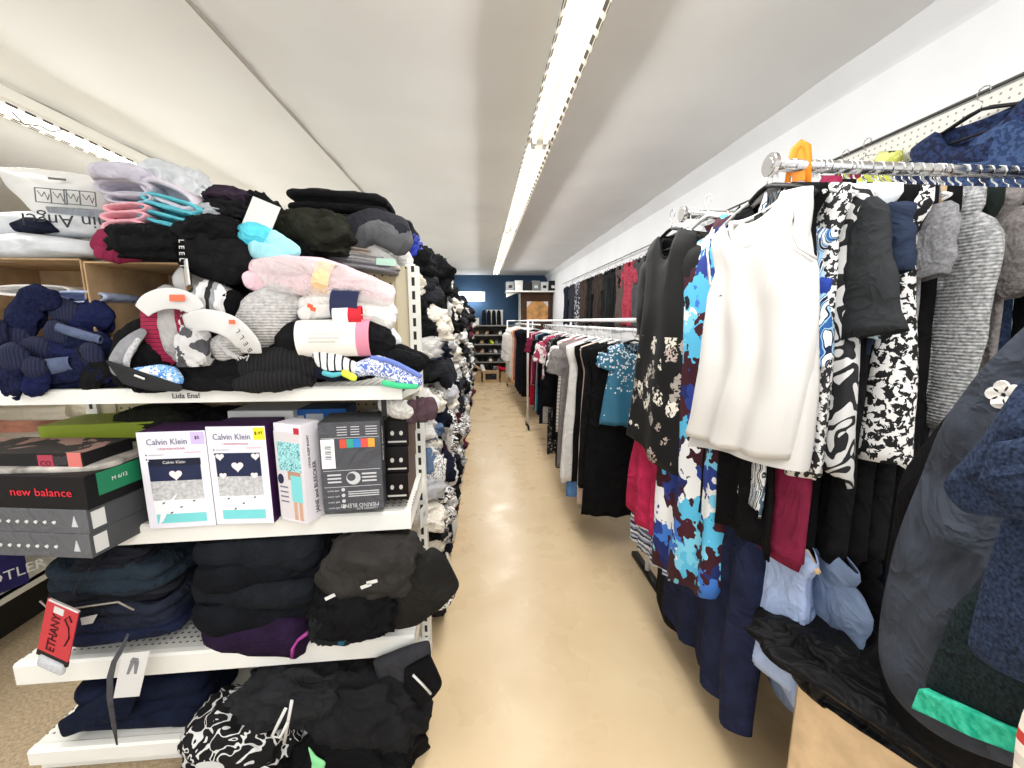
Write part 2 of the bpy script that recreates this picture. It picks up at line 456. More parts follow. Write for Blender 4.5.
def drape(name, label, cat, m, outline_px, Y, thick=.04, seed=0, wr=.012, f=9, parent=None, dy=None, group=None, **kw):
    """cloth whose front lies near distance Y, outline given in pixels; dy(u,v) lets its depth vary"""
    pts = [at(u, v, Y) for u, v in outline_px]
    c = sum(pts, Vector())/len(pts)
    out = [(p.x-c.x, p.z-c.z) for p in pts]
    if dy:
        xf = lambda a, b, h: (a, h+dy(a, b), b)
    else: xf = None
    mb = drape_mesh(out, thick, seed=seed, wr=wr, f=f, xf=xf, **kw)
    o = mb.build(name, m, parent, loc=(c.x, Y, c.z), sub=1)
    if parent is None: tag(o, label, cat, group)
    return o
# ------------------------------------------------------------------ shared materials
M_CHROME = flat('chrome', 'c8c8c8', .22, .5, 1)
M_WHITEP = flat('white plastic', 'e2e2e0', .35)
M_BLACKP = flat('black plastic', '151515', .4)
M_GREYP = flat('grey plastic', '8c8c8c', .4)
M_WOODH = flat('pale hanger wood', 'd8b98a', .5)
M_METALW = plain('white enamel', 'ecebe4', .4, .02, 4, .0)
M_PIPEW = flat('white pipe', 'eeeeee', .35)
M_CARD = plain('cardboard', 'b49874', .9, .07, 18, .15, 60)
M_CARDIN = plain('cardboard pale', 'cbb08c', .9, .07, 18, .15, 60)
BLACK = plain('black cotton', '0f0f11', .9, .2)
BLACK2 = plain('soft black knit', '151517', .95, .25, 40)
CHAR = plain('charcoal cloth', '2b2c31', .92, .14)
GREY = heather('grey jersey', '6f6f72', '8d8d90')
DGREY = heather('dark grey jersey', '3c3d42', '54555a')
LGREY = heather('light grey jersey', 'a9a9ac', 'cfcfd2')
WHITE = plain('white cotton', 'dfddd9', .85, .02, 10, .2)
CREAM = plain('cream cotton', 'e9e0cf', .85, .03)
NAVY = plain('navy cotton', '141826', .92, .15)
NAVY2 = plain('soft navy', '20253d', .92, .15)
BURG = plain('burgundy cloth', '7d2440', .85, .08)
ROSE = plain('rose red cloth', 'b32a50', .8, .08)
RED = plain('red cloth', 'b51f38', .8, .08)
PINK = plain('pink cloth', 'e2a3ad', .85, .06)
PEACH = plain('peach cloth', 'eab894', .85, .05)
BLUE = plain('blue cloth', '2f4fae', .85, .1)
LBLUE = plain('pale blue cloth', 'a9bce0', .85, .05)
TEAL = plain('teal cloth', '2c7f92', .85, .08)
AQUA = plain('aqua knit', '5bb2bf', .9, .08)
PURPLE = plain('dark purple cloth', '24162f', .9, .12)
BROWN = plain('dark brown cloth', '3d3029', .9, .12)
BEIGE = plain('beige cloth', 'b49a78', .9, .08)
OLIVE = plain('olive cloth', '24251e', .9, .12)
PAPERW = flat('white card', 'd6d6d4', .5)
INK = flat('black ink', '141414', .5)

# ------------------------------------------------------------------ room shell
HC = 2.66; YB = 10.55; XW = 1.75; XL = -7.5; YF = -1.7
t = NT('beige vinyl floor', .5, .3)
v = t.ramp(t.noise(2.2, 4), [(.3, 'cab18b'), (.7, 'd4be99')])
sp = t.ramp(t.noise(190, 2), [(.0, 'efe6d8'), (.25, 'efe6d8'), (.31, 'ffffff')])
mx = t.n('Mix', data_type='RGBA', blend_type='MULTIPLY'); mx.inputs[0].default_value = .6
t.l(v, mx.inputs[6]); t.l(sp, mx.inputs[7]); t.color(mx.outputs[2])
rr = t.ramp(t.noise(4, 3), [(.3, '808080'), (.7, 'a8a8a8')]); t.l(rr, t.b.inputs['Roughness'])
M_FLOOR = t.m
t = NT('tan carpet', .98, .05)
t.color(t.ramp(t.noise(90, 4), [(.3, '8f7d64'), (.7, 'b5a387')])); t.bump(t.noise(120, 3), .5, .004); M_CARPET = t.m
t = NT('ceiling paint', .75, .2); t.color(t.ramp(t.noise(1.2, 3), [(.3, 'e5e4e2'), (.7, 'ececea')])); M_CEIL = t.m
M_WALL = plain('white wall paint', 'e4e5e6', .7, .02, 2, 0)
M_BLUEW = plain('dark blue wall paint', '38506a', .65, .04, 2, 0)

struct(MB().box(-.3, XW+.1, YF, YB+.1, -.1, 0).build('floor', M_FLOOR, smooth=False))
struct(MB().box(XL, -.3, YF, YB+.1, -.1, 0).build('floor_carpet', M_CARPET, smooth=False))
# ceiling board that sags a little between its joists
mb = MB(); nx, ny = 60, 150; vs = []
for j in range(ny+1):
    y = YF + (YB+.1-YF)*j/ny
    for i in range(nx+1):
        x = XL + (XW+.1-XL)*i/nx
        z = HC + (.013 if x < 1.1 else .004)*sin(y*2*pi/.62)*(.4+.6*abs(noise.noise(Vector((x*.6, y*.3, 0)))))*(1 if x > -1.3 else .6) + (.012 if x < 1.1 else .003)*noise.noise(Vector((x*.8, y*.5, 4)))
        vs.append((x, y, z))
fs = [(j*(nx+1)+i, (j+1)*(nx+1)+i, (j+1)*(nx+1)+i+1, j*(nx+1)+i+1) for j in range(ny) for i in range(nx)]
mb.add(vs, fs)
ce = struct(mb.build('ceiling', M_CEIL))
struct(MB().box(XW, XW+.1, YF, YB+.1, 0, HC+.1).build('wall_right', M_WALL, smooth=False))
struct(MB().box(XL-.1, XW+.1, YB, YB+.1, 0, HC+.1).build('wall_back', M_BLUEW, smooth=False))
struct(MB().box(XL-.1, XL, YF, YB, 0, HC+.1).build('wall_left', M_WALL, smooth=False))
mb = MB(); mb.prism([(XW-.085, HC+.02), (XW, HC+.02), (XW, HC-.1)], YF, YB, 1); struct(mb.build('trim_1', M_WALL, smooth=False))
for i, (xs, w) in enumerate(((-1.04, .005), (-2.62, .012))):
    M = flat('seam%d' % i, ('9c958b', '5d564d')[i], .7)
    struct(MB().box(xs-w/2, xs+w/2, YF, YB, HC-.022, HC).build('trim_%d' % (i+2), M, smooth=False))
struct(MB().box(XW-.012, XW, .3, YB, 0, .09).build('baseboard_right', M_WALL, smooth=False))

# perforated hardboard panel on the wall
M_PEG = holes('white pegboard', 'e6e4dc', '8d8880', .0254, .15, (1, 2))
tag(MB().box(XW-.012, XW-.0005, .2, 1.98, 1.05, 2.265).build('pegboard', M_PEG, smooth=False), 'white perforated hardboard panel fixed to the white wall behind the clothes', 'pegboard')
tag(MB().tube([(XW-.02, .2, 2.275), (XW-.02, 1.98, 2.275), (XW-.05, 2.2, 2.25), (XW-.05, 8.3, 2.25)], .006, 6).build('wall_hanging_rail', flat('dark steel', '4c4a47', .4, .5, .6)), 'thin dark steel rail running along the white wall', 'rail')

# ------------------------------------------------------------------ fluorescent fittings
M_TUBE = emit('lit tube', 'fff7ea', 2.6)
M_FIT = flat('fitting enamel', 'f4f1e8', .4)
M_SLOT = slots('slotted reflector', 'f6f4ee', '4a4640', .085, 1, .62, None)
def fitting(x, y0, y1, label, lit=True, power=31, bare=False):
    t = thing('fluorescent_light', label, 'ceiling light', (x, (y0+y1)/2, HC-.03), group='row of ceiling lights')
    L = (y1-y0)/2-.006
    MB().box(-.033, .033, -L, L, -.06, .03).build('housing', M_FIT, t, smooth=False, bevel=.004)
    for sd in (-1, 1):
        mb = MB(); p = [(sd*.034, -.03), (sd*.078, -.07), (sd*.078, -.078), (sd*.034, -.038)]
        mb.prism(p, -L, L, 1); mb.build('reflector', M_FIT, t, smooth=False)
        mb = MB(); mb.prism([(sd*.0785, -.07), (sd*.0795, -.07), (sd*.0795, -.082), (sd*.0785, -.082)], -L, L, 1)
        mb.prism([(sd*.074, -.0745), (sd*.064, -.0655), (sd*.064, -.0665), (sd*.074, -.0755)], -L, L, 1)
        mb.build('slotted_edge', M_SLOT, t, smooth=False)
        MB().tube([(sd*.034, -L+.04, -.072), (sd*.034, L-.04, -.072)], .0125, 10).build('tube', M_TUBE, t)
        for e in (-1, 1):
            MB().box(sd*.034-.013, sd*.034+.013, e*(L-.02)-.016, e*(L-.02)+.016, -.088, -.04).build('lamp_holder', M_WHITEP, t, smooth=False, bevel=.003)
    if lit:
        for sd in (-1, 1):
            ld = bpy.data.lights.new('tube_light', 'AREA'); ld.shape = 'RECTANGLE'; ld.size = .05; ld.size_y = 2*L; ld.energy = power/2; ld.color = (1, .993, .985)
            link('tube_light', ld, None, (x+sd*.1, (y0+y1)/2, HC-.17), (0, R(-sd*34), 0))
    return t
seg = [(-1.6, .2), (.2, 2.6), (2.6, 5.0), (5.0, 7.4), (7.4, 9.45)]
wh = ['over the camera end of the aisle', 'above the start of the aisle', 'above the middle of the aisle', 'above the far half of the aisle', 'ending short of the dark blue wall']
for (a, b), w in zip(seg, wh): fitting(.37, a, b, 'white twin tube fluorescent fitting %s' % w, power=31)
for (a, b), w in zip([(-.6, 1.75), (1.9, 4.3), (4.3, 6.7), (6.7, 9.1)], ['nearest the ceiling edge over the left shelves', 'behind the lavender folded socks', 'farther along the second row of lights', 'at the far end of the second row']):
    fitting(-2.38, a, b, 'white fluorescent fitting %s' % w.replace('nearest the ceiling edge over the left shelves', 'over the carpet, first of the second row'), power=31)
# dangling lamp cord on the second row
tag(MB().tube([at(12, 112, 2.05), at(24, 124, 2.2), at(40, 126, 2.25), at(52, 132, 2.3), at(62, 130, 2.4)], .004, 6).build('hanging_wire', M_GREYP), 'thin pale wire dangling below the second row of lights', 'wire')

# daylight from the open shop front behind the camera
w = bpy.data.worlds.new('world'); S.world = w; w.use_nodes = True
w.node_tree.nodes['Background'].inputs[0].default_value = (.97, .985, 1, 1); w.node_tree.nodes['Background'].inputs[1].default_value = 1.35
sv = S.view_settings; S.display_settings.display_device = 'sRGB'
sv.view_transform = 'Standard'; sv.look = 'None'; sv.gamma = 1; sv.use_curve_mapping = False; sv.exposure = .3
S.cycles.use_denoising = True
S.cycles.max_bounces = 8; S.cycles.diffuse_bounces = 5; S.cycles.transparent_max_bounces = 12
S.cycles.sample_clamp_indirect = 6

# ------------------------------------------------------------------ end-cap shelving of the long gondola
GX0, GX1 = -1.50, -.245          # ends of the end-cap shelves
YS, YK = 1.25, 1.64              # front edge of shelves, back panel
ZS = (.10, .415, .872, 1.298); RS = (0, -R(1), -R(2), 0); LP = (.05, .07, .06, .04)    # shelf tops
M_PERF = holes('perforated shelf', 'e8e7e0', '3b3936', .022, .2, (0, 1), .45, (1, -.145, -.02))
M_PEGB = holes('beige pegboard', 'd8c9a4', '2c2822', .03, .13, (0, 2))
M_UPR = slots('slotted upright', 'e9e8e1', '26241f', .052, 2, .62, (0, -.006, .006))
def shelf_unit(x0, x1, yf, depth, z, nm, parent, rot=0, lip=.045):
    t = link(nm, None, parent, ((x0+x1)/2, yf+depth/2, z))
    t.rotation_euler.z = rot
    w = (x1-x0)/2; d = depth/2
    o = MB().box(-w, w, -d+.012, d, -.018, 0).build('shelf_deck', M_PERF, t, smooth=False)
    mb = MB(); mb.prism([(-d, -lip), (-d+.014, -lip), (-d+.014, .0), (-d+.03, .001), (-d+.026, .003), (-d+.006, .003), (-d, -.004)], -w, w, 0)
    mb.build('price_rail', M_METALW, t, smooth=False)
    for sd in (-1, 1):
        mb = MB(); mb.prism([(-d+.014, -lip), (d, -.075), (d, -.001), (-d+.014, -.001)], sd*w-.003 if sd > 0 else -w, sd*w if sd > 0 else -w+.003, 0); mb.build('side_bracket', M_METALW, t, smooth=False)
    return t
g = thing('shelving_unit', 'white metal end shelving unit with four perforated shelves crammed with socks and boxes', 'shelving', (0, 0, 0))
for i, z in enumerate(ZS): shelf_unit(GX0, GX1, YS if i else YS-.02, YK-(YS if i else YS-.02), z, 'shelf', g, -RS[i], LP[i])
MB().box(GX0, GX1+.005, YS+.01, YK, 0, ZS[0]-.05).build('kick_base', M_METALW, g, smooth=False)
MB().box(-.62, .62, -.012, .012, -.83, .83).build('back_panel', M_PEGB, g, smooth=False, loc=((GX0+GX1)/2, YK+.012, .83+.05))
GT = 1.68
MB().box(GX0+.01, GX1-.045, YK-.004, YK+.03, GT, GT+.03).build('top_rail', plain('beige enamel', 'd9ceb2', .45, .03, 4, 0), g, smooth=False)
for sd in (-1, 1):
    xx = GX1-.012 if sd > 0 else GX0+.012
    MB().box(-.02, .02, -.02, .02, -(GT+.03)/2, (GT+.03)/2).build('upright', M_UPR, g, smooth=False, loc=(xx, YK, (GT+.03)/2))
    MB().box(xx-sd*.045-.025, xx-sd*.045+.03, YK-.006, YK+.004, .1, GT+.02).build('panel_edge', plain('beige enamel', 'd9ceb2', .45, .03, 4, 0), g, smooth=False)
# handwriting on the front lip
text('Lida Ena!', .022, g, at(186, 396, YS-.003), (R(90), 0, 0), INK, 'handwriting', 'CENTER')

# ------------------------------------------------------------------ long gondola along the aisle, behind the end cap
GY1 = 9.0; GXL = -1.50
gl = thing('gondola_shelving', 'long white metal gondola shelving lining the aisle, heaped with packed clothing', 'shelving', (0, 0, 0))
MB().box(-.90, -.86, YK+.05, GY1,   .05, 1.66).build('spine_panel', M_PEGB, gl, smooth=False)
ZL = (.16, .5, .86, 1.22, 1.6)
for side in (1, -1):
    fx = GX1-.03 if side > 0 else GXL
    for z in ZL:
        n_ = 6
        for k in range(n_):
            y0 = YK+.06+(GY1-YK-.06)*k/n_; y1 = YK+.06+(GY1-YK-.06)*(k+1)/n_-.006
            x0, x1 = sorted((fx, -.88))
            mb = MB().box(x0, x1, y0, y1, z-.018, z); mb.box(fx-.007, fx+.007, y0, y1, z-.045, z+.002)
            mb.build('shelf', M_METALW, gl, smooth=False)
for k in range(7):
    y = YK+.06+(GY1-YK-.06)*k/6
    for fx in (GX1-.42, GXL+.42):
        pass
    MB().box(-.91, -.85, y-.02, y+.02, 0, 1.66).build('upright', M_METALW, gl, smooth=False)
MB().box(GXL+.02, GX1-.05, YK+.06, GY1, 0, .11).build('kick_base', M_METALW, gl, smooth=False)
MB().box(GXL, GX1-.03, GY1-.02, GY1, .05, 1.65).build('end_panel', plain('cream enamel', 'e5d9b8', .5, .03, 4, 0), gl, smooth=False)

# ------------------------------------------------------------------ far end of the shop
def stack_shelf():
    x0, x1 = -1.1, .92; y0 = YB-.42
    t = thing('shoe_shelving', 'grey metal shelving of shoes standing against the dark blue wall', 'shelving', ((x0+x1)/2, y0, 0))
    w = (x1-x0)/2; mg = flat('grey shelf metal', '8d8a84', .45)
    for z in (.48, .70, .93, 1.16, 1.40):
        MB().box(-w, w, 0, .4, z-.03, z).build('shelf', mg, t, smooth=False)
    for sd in (-1, 1):
        for yy in (.01, .38): MB().box(sd*w-.02, sd*w+.02, yy-.012, yy+.012, 0, 1.4).build('post', mg, t, smooth=False)
    MB().box(-w, w, .4, .41, .05, 1.4).build('back_panel', flat('grey back', '5d5a56', .6), t, smooth=False)
    return t
stack_shelf()

# ------------------------------------------------------------------ neighbouring gondola across the carpet
gb = thing('gondola_shelving', 'second white metal gondola across the strip of carpet, mostly hidden by the end shelving', 'shelving', (0, 0, 0))
for z in (.24, .56, .90, 1.26):
    for k in range(4):
        y0 = 1.2+k*1.2; MB().box(-2.9, -2.24, y0, y0+1.19, z-.02, z).box(-2.247, -2.24, y0, y0+1.19, z-.05, z+.002).build('shelf', M_METALW, gb, smooth=False)
MB().box(-2.94, -2.9, 1.2, 6.0, 0, 1.6).build('spine_panel', M_PEGB, gb, smooth=False)
MB().box(-2.88, -2.30, 1.2, 6.0, 0, .18).build('kick_base', flat('dark kick', '1c1b1a', .6), gb, smooth=False)
# ------------------------------------------------------------------ pixel-sized helpers for goods on the shelves
def px2m(Y): return Y/F_PX*1.01
def sockt(parent, nm, m, pts, Y, flat=.6, seg=14, wob=.004, seed=0, round_=True, cap=True, org=None, upv=(0, 1, 0)):
    """rounded tube along pixel points (u, v, radius px[, dY])"""
    P = []; rad = []
    for p in pts:
        dy = p[3] if len(p) > 3 else 0
        P.append(at(p[0], p[1], Y+dy)); rad.append(p[2]*px2m(Y+dy))
    # resample smoothly
    Q = []; RR = []; n = len(P)
    for i in range(n-1):
        p0, p1, p2, p3 = P[max(i-1, 0)], P[i], P[i+1], P[min(i+2, n-1)]
        for k in range(5):
            t = k/5
            Q.append(.5*((2*p1)+(p2-p0)*t+(2*p0-5*p1+4*p2-p3)*t*t+(3*p1-p0-3*p2+p3)*t**3)); RR.append(rad[i]+(rad[i+1]-rad[i])*t)
    Q.append(P[-1]); RR.append(rad[-1])
    if round_:
        d0 = (Q[0]-Q[1]).normalized(); d1 = (Q[-1]-Q[-2]).normalized(); r0, r1 = RR[0], RR[-1]
        pre = [(Q[0]+d0*r0*sin(a)*.8, r0*cos(a)) for a in (1.5, 1.15, .75, .38)]; post = [(Q[-1]+d1*r1*sin(a)*.8, r1*cos(a)) for a in (.38, .75, 1.15, 1.5)]
        Q = [p for p, _ in pre]+Q+[p for p, _ in post]; RR = [r for _, r in pre]+RR+[r for _, r in post]
    c = org or Vector((0, 0, 0))
    mb = MB().tube([q-c for q in Q], RR, seg, (1, flat), up=upv, cap=cap, wob=wob, seed=seed)
    return mb.build(nm, m, parent)
def bundle(nm, label, cat, socks, Y, band=None, group=None, seed=0, wob=.005, org=None):
    p0 = socks[0][1][len(socks[0][1])//2]
    c = at(p0[0], p0[1], Y); t = thing(nm, label, cat, c, (0, 0, 0), group)
    for i, s_ in enumerate(socks): sockt(t, 'sock', s_[0], s_[1], Y+(s_[2] if len(s_) > 2 else 0), s_[3] if len(s_) > 3 else .65, wob=wob, seed=seed+i*3, org=c)
    if band:
        for b in (band if isinstance(band, list) else [band]):
            sockt(t, 'paper_band', b[0], b[1], Y+(b[2] if len(b) > 2 else 0), b[3] if len(b) > 3 else .65, wob=0, round_=False, cap=False, seg=20, org=c)
    return t, c
def loop(nm, label, m, px, Y, depth=.16, tilt=0, seed=0, cat='sock', group=None, th=.28):
    """one folded sock seen end-on: a flattened roll whose open fold faces the aisle"""
    u0, v0, u1, v1 = px; c = at((u0+u1)/2, (v0+v1)/2, Y); k = px2m(Y); a = (u1-u0)/2*k; b = (v1-v0)/2*k
    n = 28; vs = []; rows = []
    def ring(sa, sb, y):
        out = []
        for i in range(n):
            t_ = 2*pi*i/n; x = sa*spow(cos(t_), .8); z = sb*spow(sin(t_), .9) + .003*noise.noise(Vector((x*30, seed, y*8)))
            out.append((x, y, z))
        return out
    w = b*th*1.6
    for s_, y in ((0, .03), (0, -.004+.008)): pass
    rows = [ring(a-w*1.6, max(b-w, b*.18), .06), ring(a-w*1.4, max(b-w, b*.2), .004), ring(a-w*.9, b-w*.6, -.003), ring(a-w*.3, b-w*.2, -.002), ring(a, b, .006)]
    for i in range(1, 8): rows.append(ring(a*(1-.02*i), b*(1+.03*sin(i)), depth*i/7))
    vs = [q for r in rows for q in r]; N = len(rows)
    fs = [(j*n+i, j*n+(i+1) % n, (j+1)*n+(i+1) % n, (j+1)*n+i) for j in range(N-1) for i in range(n)]
    fs += [tuple(range(n)), tuple((N-1)*n+i for i in range(n))]
    o = MB().add(vs, fs).build(nm, m, None, loc=c, rot=(0, tilt, 0)); return tag(o, label, cat, group)
def carton(nm, label, px, Y, depth, rz=0, front=PAPERW, side=None, top=None, cat='box', group=None, bev=.0025):
    """printed carton standing on its base; px = (u left, v top, u right, v base) of its front face"""
    u0, v0, u1, v1 = px; a = at(u0, v1, Y); b = at(u1, v1, Y); e = at((u0+u1)/2, v1, Y); c = at((u0+u1)/2, v0, Y)
    w = (b-a).length; h = c.z-e.z
    t = thing(nm, label, cat, e, (0, 0, rz), group)
    mb = MB(); x = w/2; side = side or front; top = top or side
    vs = [(sx*x, y, z) for z in (0, h) for y in (0, depth) for sx in (-1, 1)]
    mb.v = vs; mb.f = [(0, 1, 5, 4), (2, 6, 7, 3), (0, 4, 6, 2), (1, 3, 7, 5), (0, 2, 3, 1), (4, 5, 7, 6)]; mb.mi = [0, 1, 1, 1, 1, 2]
    mb.build('carton_body', [front, side, top], t, smooth=False, bevel=bev)
    MB().box(-x*.98, x*.98, depth*.02, depth*.05, h-.0004, h+.0006).build('lid_flap', top, t, smooth=False)
    return t, w, h
def patch(t, nm, m, x0, z0, x1, z1, w, h, off=.0012, sk=0):
    """a printed area on the front: fractions of the face"""
    X = lambda f: (f-.5)*w
    mb = MB(); vs = [(X(x0), -off, z0*h), (X(x1), -off, (z0+sk)*h), (X(x1), -off, (z1+sk)*h), (X(x0), -off, z1*h)]
    mb.prism([(v[0], v[2]) for v in vs], -off, .0005, 1); return mb.build(nm, m, t, smooth=False)
def ftext(t, s, fx, fz, size, w, h, m=INK, rz=0, sx=1, off=.0016, name='lettering'):
    return text(s, size, t, ((fx-.5)*w, -off, fz*h), (R(90), rz, 0), m, name, 'CENTER', .0003, sx)

# ------------------------------------------------------------------ top shelf: two cardboard boxes lying on their sides
def openbox(label, u0, u1, vt, vb, Y, depth, group=None, m=M_CARD):
    a = at(u0, vb, Y); b = at(u1, vb, Y); top = at((u0+u1)/2, vt, Y).z; z0 = ZS[3]+.002
    t = thing('cardboard_box', label, 'box', ((a.x+b.x)/2, Y, z0), (0, 0, 0), group); w = (b.x-a.x)/2; h = top-z0
    for nm, bx in (('box_bottom', (-w, w, 0, depth, 0, .004)), ('box_lid', (-w, w, 0, depth, h-.005, h)), ('side_panel', (-w, -w+.005, 0, depth, 0, h)),
                   ('side_panel', (w-.005, w, 0, depth, 0, h)), ('back_panel', (-w, w, depth-.004, depth, 0, h))):
        MB().box(*bx).build(nm, m, t, smooth=False, bevel=.0015)
    return t, w, h
openbox('open cardboard box on its side, packed with navy socks', -42, 101, 258, 386, 1.33, .29)
tB, wB, hB = openbox('open cardboard box on its side, maroon patterned socks in its mouth', 102.5, 199, 262, 387, 1.30, .32)
# a loose white flap of the second box
MB().box(0, .004, -.1, 0, -.07, .0).build('flap', PAPERW, tB, smooth=False, loc=(wB-.002, 0, hB), rot=(0, 0, R(38)))

# navy socks spilling from the first box
NB = heather('navy terry', '11152a', '1b2140', 120); NB2 = plain('blue navy knit', '171c3e', .95, .12); GB = plain('slate band', '56607a', .9, .1)
def nsock(lb, pts, Y, m=NB, fl=.55, band=None, seed=0):
    t, c = bundle('sock_pair', lb, 'socks', [(m, pts, 0, .34), (m, [(u+3, v+6, r*.92) for (u, v, r) in pts], .022, .34), (m, [(u-2, v-4, r*.8) for (u, v, r) in pts], .03, .34)], Y, None, seed=seed, wob=.012)
    (u0, v0, r0), (u1, v1, r1) = pts[0], pts[1]
    sockt(t, 'cuff', RIBN, [(u0-(u1-u0)*.1, v0-(v1-v0)*.1, r0*1.02), (u0+(u1-u0)*.3, v0+(v1-v0)*.3, r0*1.06)], Y-.004, .42, wob=.004, seed=seed, org=c)
    if band: sockt(t, 'stripe', GB, band, Y-.014, fl, wob=0, round_=False, cap=False, org=c)
RIBN = stripes('navy rib', ['10142a', '1d2240'], .009, 0, .004)
nsock('navy terry sock pair folded over at the top of the open box', [(14, 345, 12), (22, 318, 14), (36, 300, 13), (50, 300, 10)], 1.29, seed=1)
nsock('navy sock pair with a pale cuff under the box lid', [(64, 312, 12), (82, 318, 15), (100, 316, 14)], 1.31, NB2, seed=2)
nsock('navy sock pair with a slate stripe stretching across the box mouth', [(56, 332, 10), (76, 338, 12), (100, 345, 12)], 1.28, NB, .55, [(57, 327, 4), (76, 333, 4.5), (101, 340, 4)], seed=3)
nsock('blue navy sock pair in the middle of the box of navy socks', [(36, 352, 14), (58, 356, 15), (84, 358, 14)], 1.28, NB2, seed=4)
nsock('navy sock pair with slate toe lying across the shelf', [(30, 374, 11), (60, 371, 13), (90, 366, 12), (104, 374, 10)], 1.26, NB, .55, [(36, 369, 8), (60, 365, 7), (72, 363, 6)], seed=5)
nsock('navy sock pair hanging over the front lip of the top shelf', [(14, 356, 12), (14, 372, 12), (12, 388, 10)], 1.235, NB, seed=6)
nsock('navy sock toe hanging over the shelf lip beside another', [(34, 366, 10), (36, 378, 11), (34, 388, 9)], 1.235, NB2, seed=7)
nsock('dark navy sock pair stuffed against the end of the box', [(-8, 330, 12), (-4, 350, 14), (-6, 372, 13)], 1.27, NB, seed=8)
nsock('black-navy sock lying along the shelf before the second box', [(92, 352, 9), (98, 372, 11), (84, 384, 8)], 1.255, BLACK2, seed=9)
sockc = plain('pale blue cuff', 'b9c6e8', .9, .05)
loop('folded_sock', 'pale blue cuff of a folded navy sock in the box', sockc, (55, 291, 102, 303), 1.33, .15, 0, 3)
loop('folded_sock', 'white folded sock behind the navy terry sock', WHITE, (-4, 285, 64, 296), 1.36, .15, 0, 4)
# second box: black and grey sport socks, maroon fair isle bundle
SPG = plain('sport grey', '8b8c90', .9, .1)
MAR = stripes('maroon knit ribs', ['8c1b3c', 'a4274b', '5d1028', '9b2346'], .012, 2, .004)
MARF = speckle('maroon fair isle', '6e1a33', 'd8ccc6', 95, .56)
bundle('sock_bundle', 'maroon and grey fair isle socks in a white paper band with an orange sticker', 'socks',
       [(MAR, [(158, 300, 10, .02), (157, 322, 13), (163, 348, 13), (176, 362, 9)]), (plain('fair isle grey', 'a8a5a4', .95, .1), [(166, 292, 9, .03), (168, 320, 9, -.012), (173, 345, 9, -.014), (178, 356, 6, -.01)]),
        (MAR, [(176, 300, 10, .02), (176, 325, 9, -.006), (181, 350, 9)]), (MARF, [(186, 302, 10, .02), (189, 322, 11), (188, 346, 9)]), (plain('fair isle grey', 'a8a5a4', .95, .1), [(191, 305, 8, .01), (194, 324, 8, -.012), (193, 340, 7)])],
       1.275, (PAPERW, [(142, 311, 7), (149, 304, 9), (162, 299, 9.5), (178, 299, 9.5), (191, 304, 9), (198, 311, 7)], -.045, .1), seed=11)
tag(MB().box(-.019, .019, -.002, .002, -.009, .009).build('price_sticker', flat('orange sticker', 'ef6b4a', .5), None, smooth=False, loc=at(177, 298, 1.221), rot=(R(-8), 0, 0)), 'orange price sticker on the white band of the maroon socks', 'sticker')
tB2, c = bundle('sock_bundle', 'black sport socks with grey arcs standing against the cardboard box', 'socks',
       [(BLACK, [(150, 324, 9, .02), (138, 340, 17), (128, 362, 17), (122, 380, 9)]), (BLACK2, [(160, 335, 10, .03), (152, 352, 17), (146, 374, 15)])], 1.275, seed=15)
sockt(tB2, 'grey_heel', SPG, [(142, 332, 4, -.04), (128, 346, 8, -.052), (119, 362, 9, -.05), (117, 372, 6, -.04)], 1.275, .35, wob=.001, org=c)
sockt(tB2, 'grey_stripe', LGREY, [(138, 340, 2.5, -.06), (128, 356, 3, -.065), (126, 370, 3, -.06)], 1.275, .4, wob=0, org=c)
# flat pack with a black header and blue contents
tp = thing('sock_packet', 'flat sock packet with black header card and blue print lying on the shelf edge', 'packet', at(148, 382, 1.24))
c = at(148, 382, 1.24)
drape('header_card', '', '', plain('black card', '2a2b2c', .5, .05, 10, 0), [(104, 359), (120, 364), (184, 386), (182, 392), (150, 391), (122, 384)], 1.20, .006, 3, .0006, 4, None)
o = bpy.data.objects['header_card']; del o['label']; del o['category']; o.parent = tp; o.location -= c
o = drape('blue_wrapper', '', '', blotch('blue print', ['4b93e0', '86b9ee', 'dbe8f6', '3c7fd0', 'f2f5fa'], 60), [(132, 368), (160, 364), (176, 367), (184, 378), (183, 385), (150, 374)], 1.212, .03, 4, .002, 14, None)
del o['label']; del o['category']; o.parent = tp; o.location -= c
MB().box(-.014, .014, -.004, .001, -.003, .003).build('hang_hole', PAPERW, tp, loc=at(140, 377, 1.192)-c, rot=(0, R(24), 0), bevel=.002)

# ------------------------------------------------------------------ on top of the boxes
BAG = clear('clear film', 'd6d0cf', .36)
PACKW = plain('white knit in film', 'bcc0c3', .35, .05, 20, .3, 40, .5)
tg = thing('polybag', 'white header polybag with a hang hole leaning on the packets above the box', 'packet', at(55, 205, 1.42)); c = at(55, 205, 1.42)
def subdrape(par, c, nm, m, pts, Y, th, seed=0, wr=.004, f=10):
    o = drape(nm, '', '', m, pts, Y, th, seed, wr, f); del o['label']; del o['category']; o.parent = par; o.location -= c; return o
subdrape(tg, c, 'bag_header', plain('milky film', 'c6c5c1', .3, .03, 8, 0, 50, .5), [(-4, 167), (30, 168), (70, 172), (108, 178), (112, 224), (60, 226), (42, 222), (22, 200), (6, 186)], 1.42, .05, 5, .005, 6)
subdrape(tg, c, 'dark_band', plain('grey band', '7d8288', .5, .1), [(44, 206), (104, 210), (106, 222), (52, 218)], 1.385, .012, 2, .001)
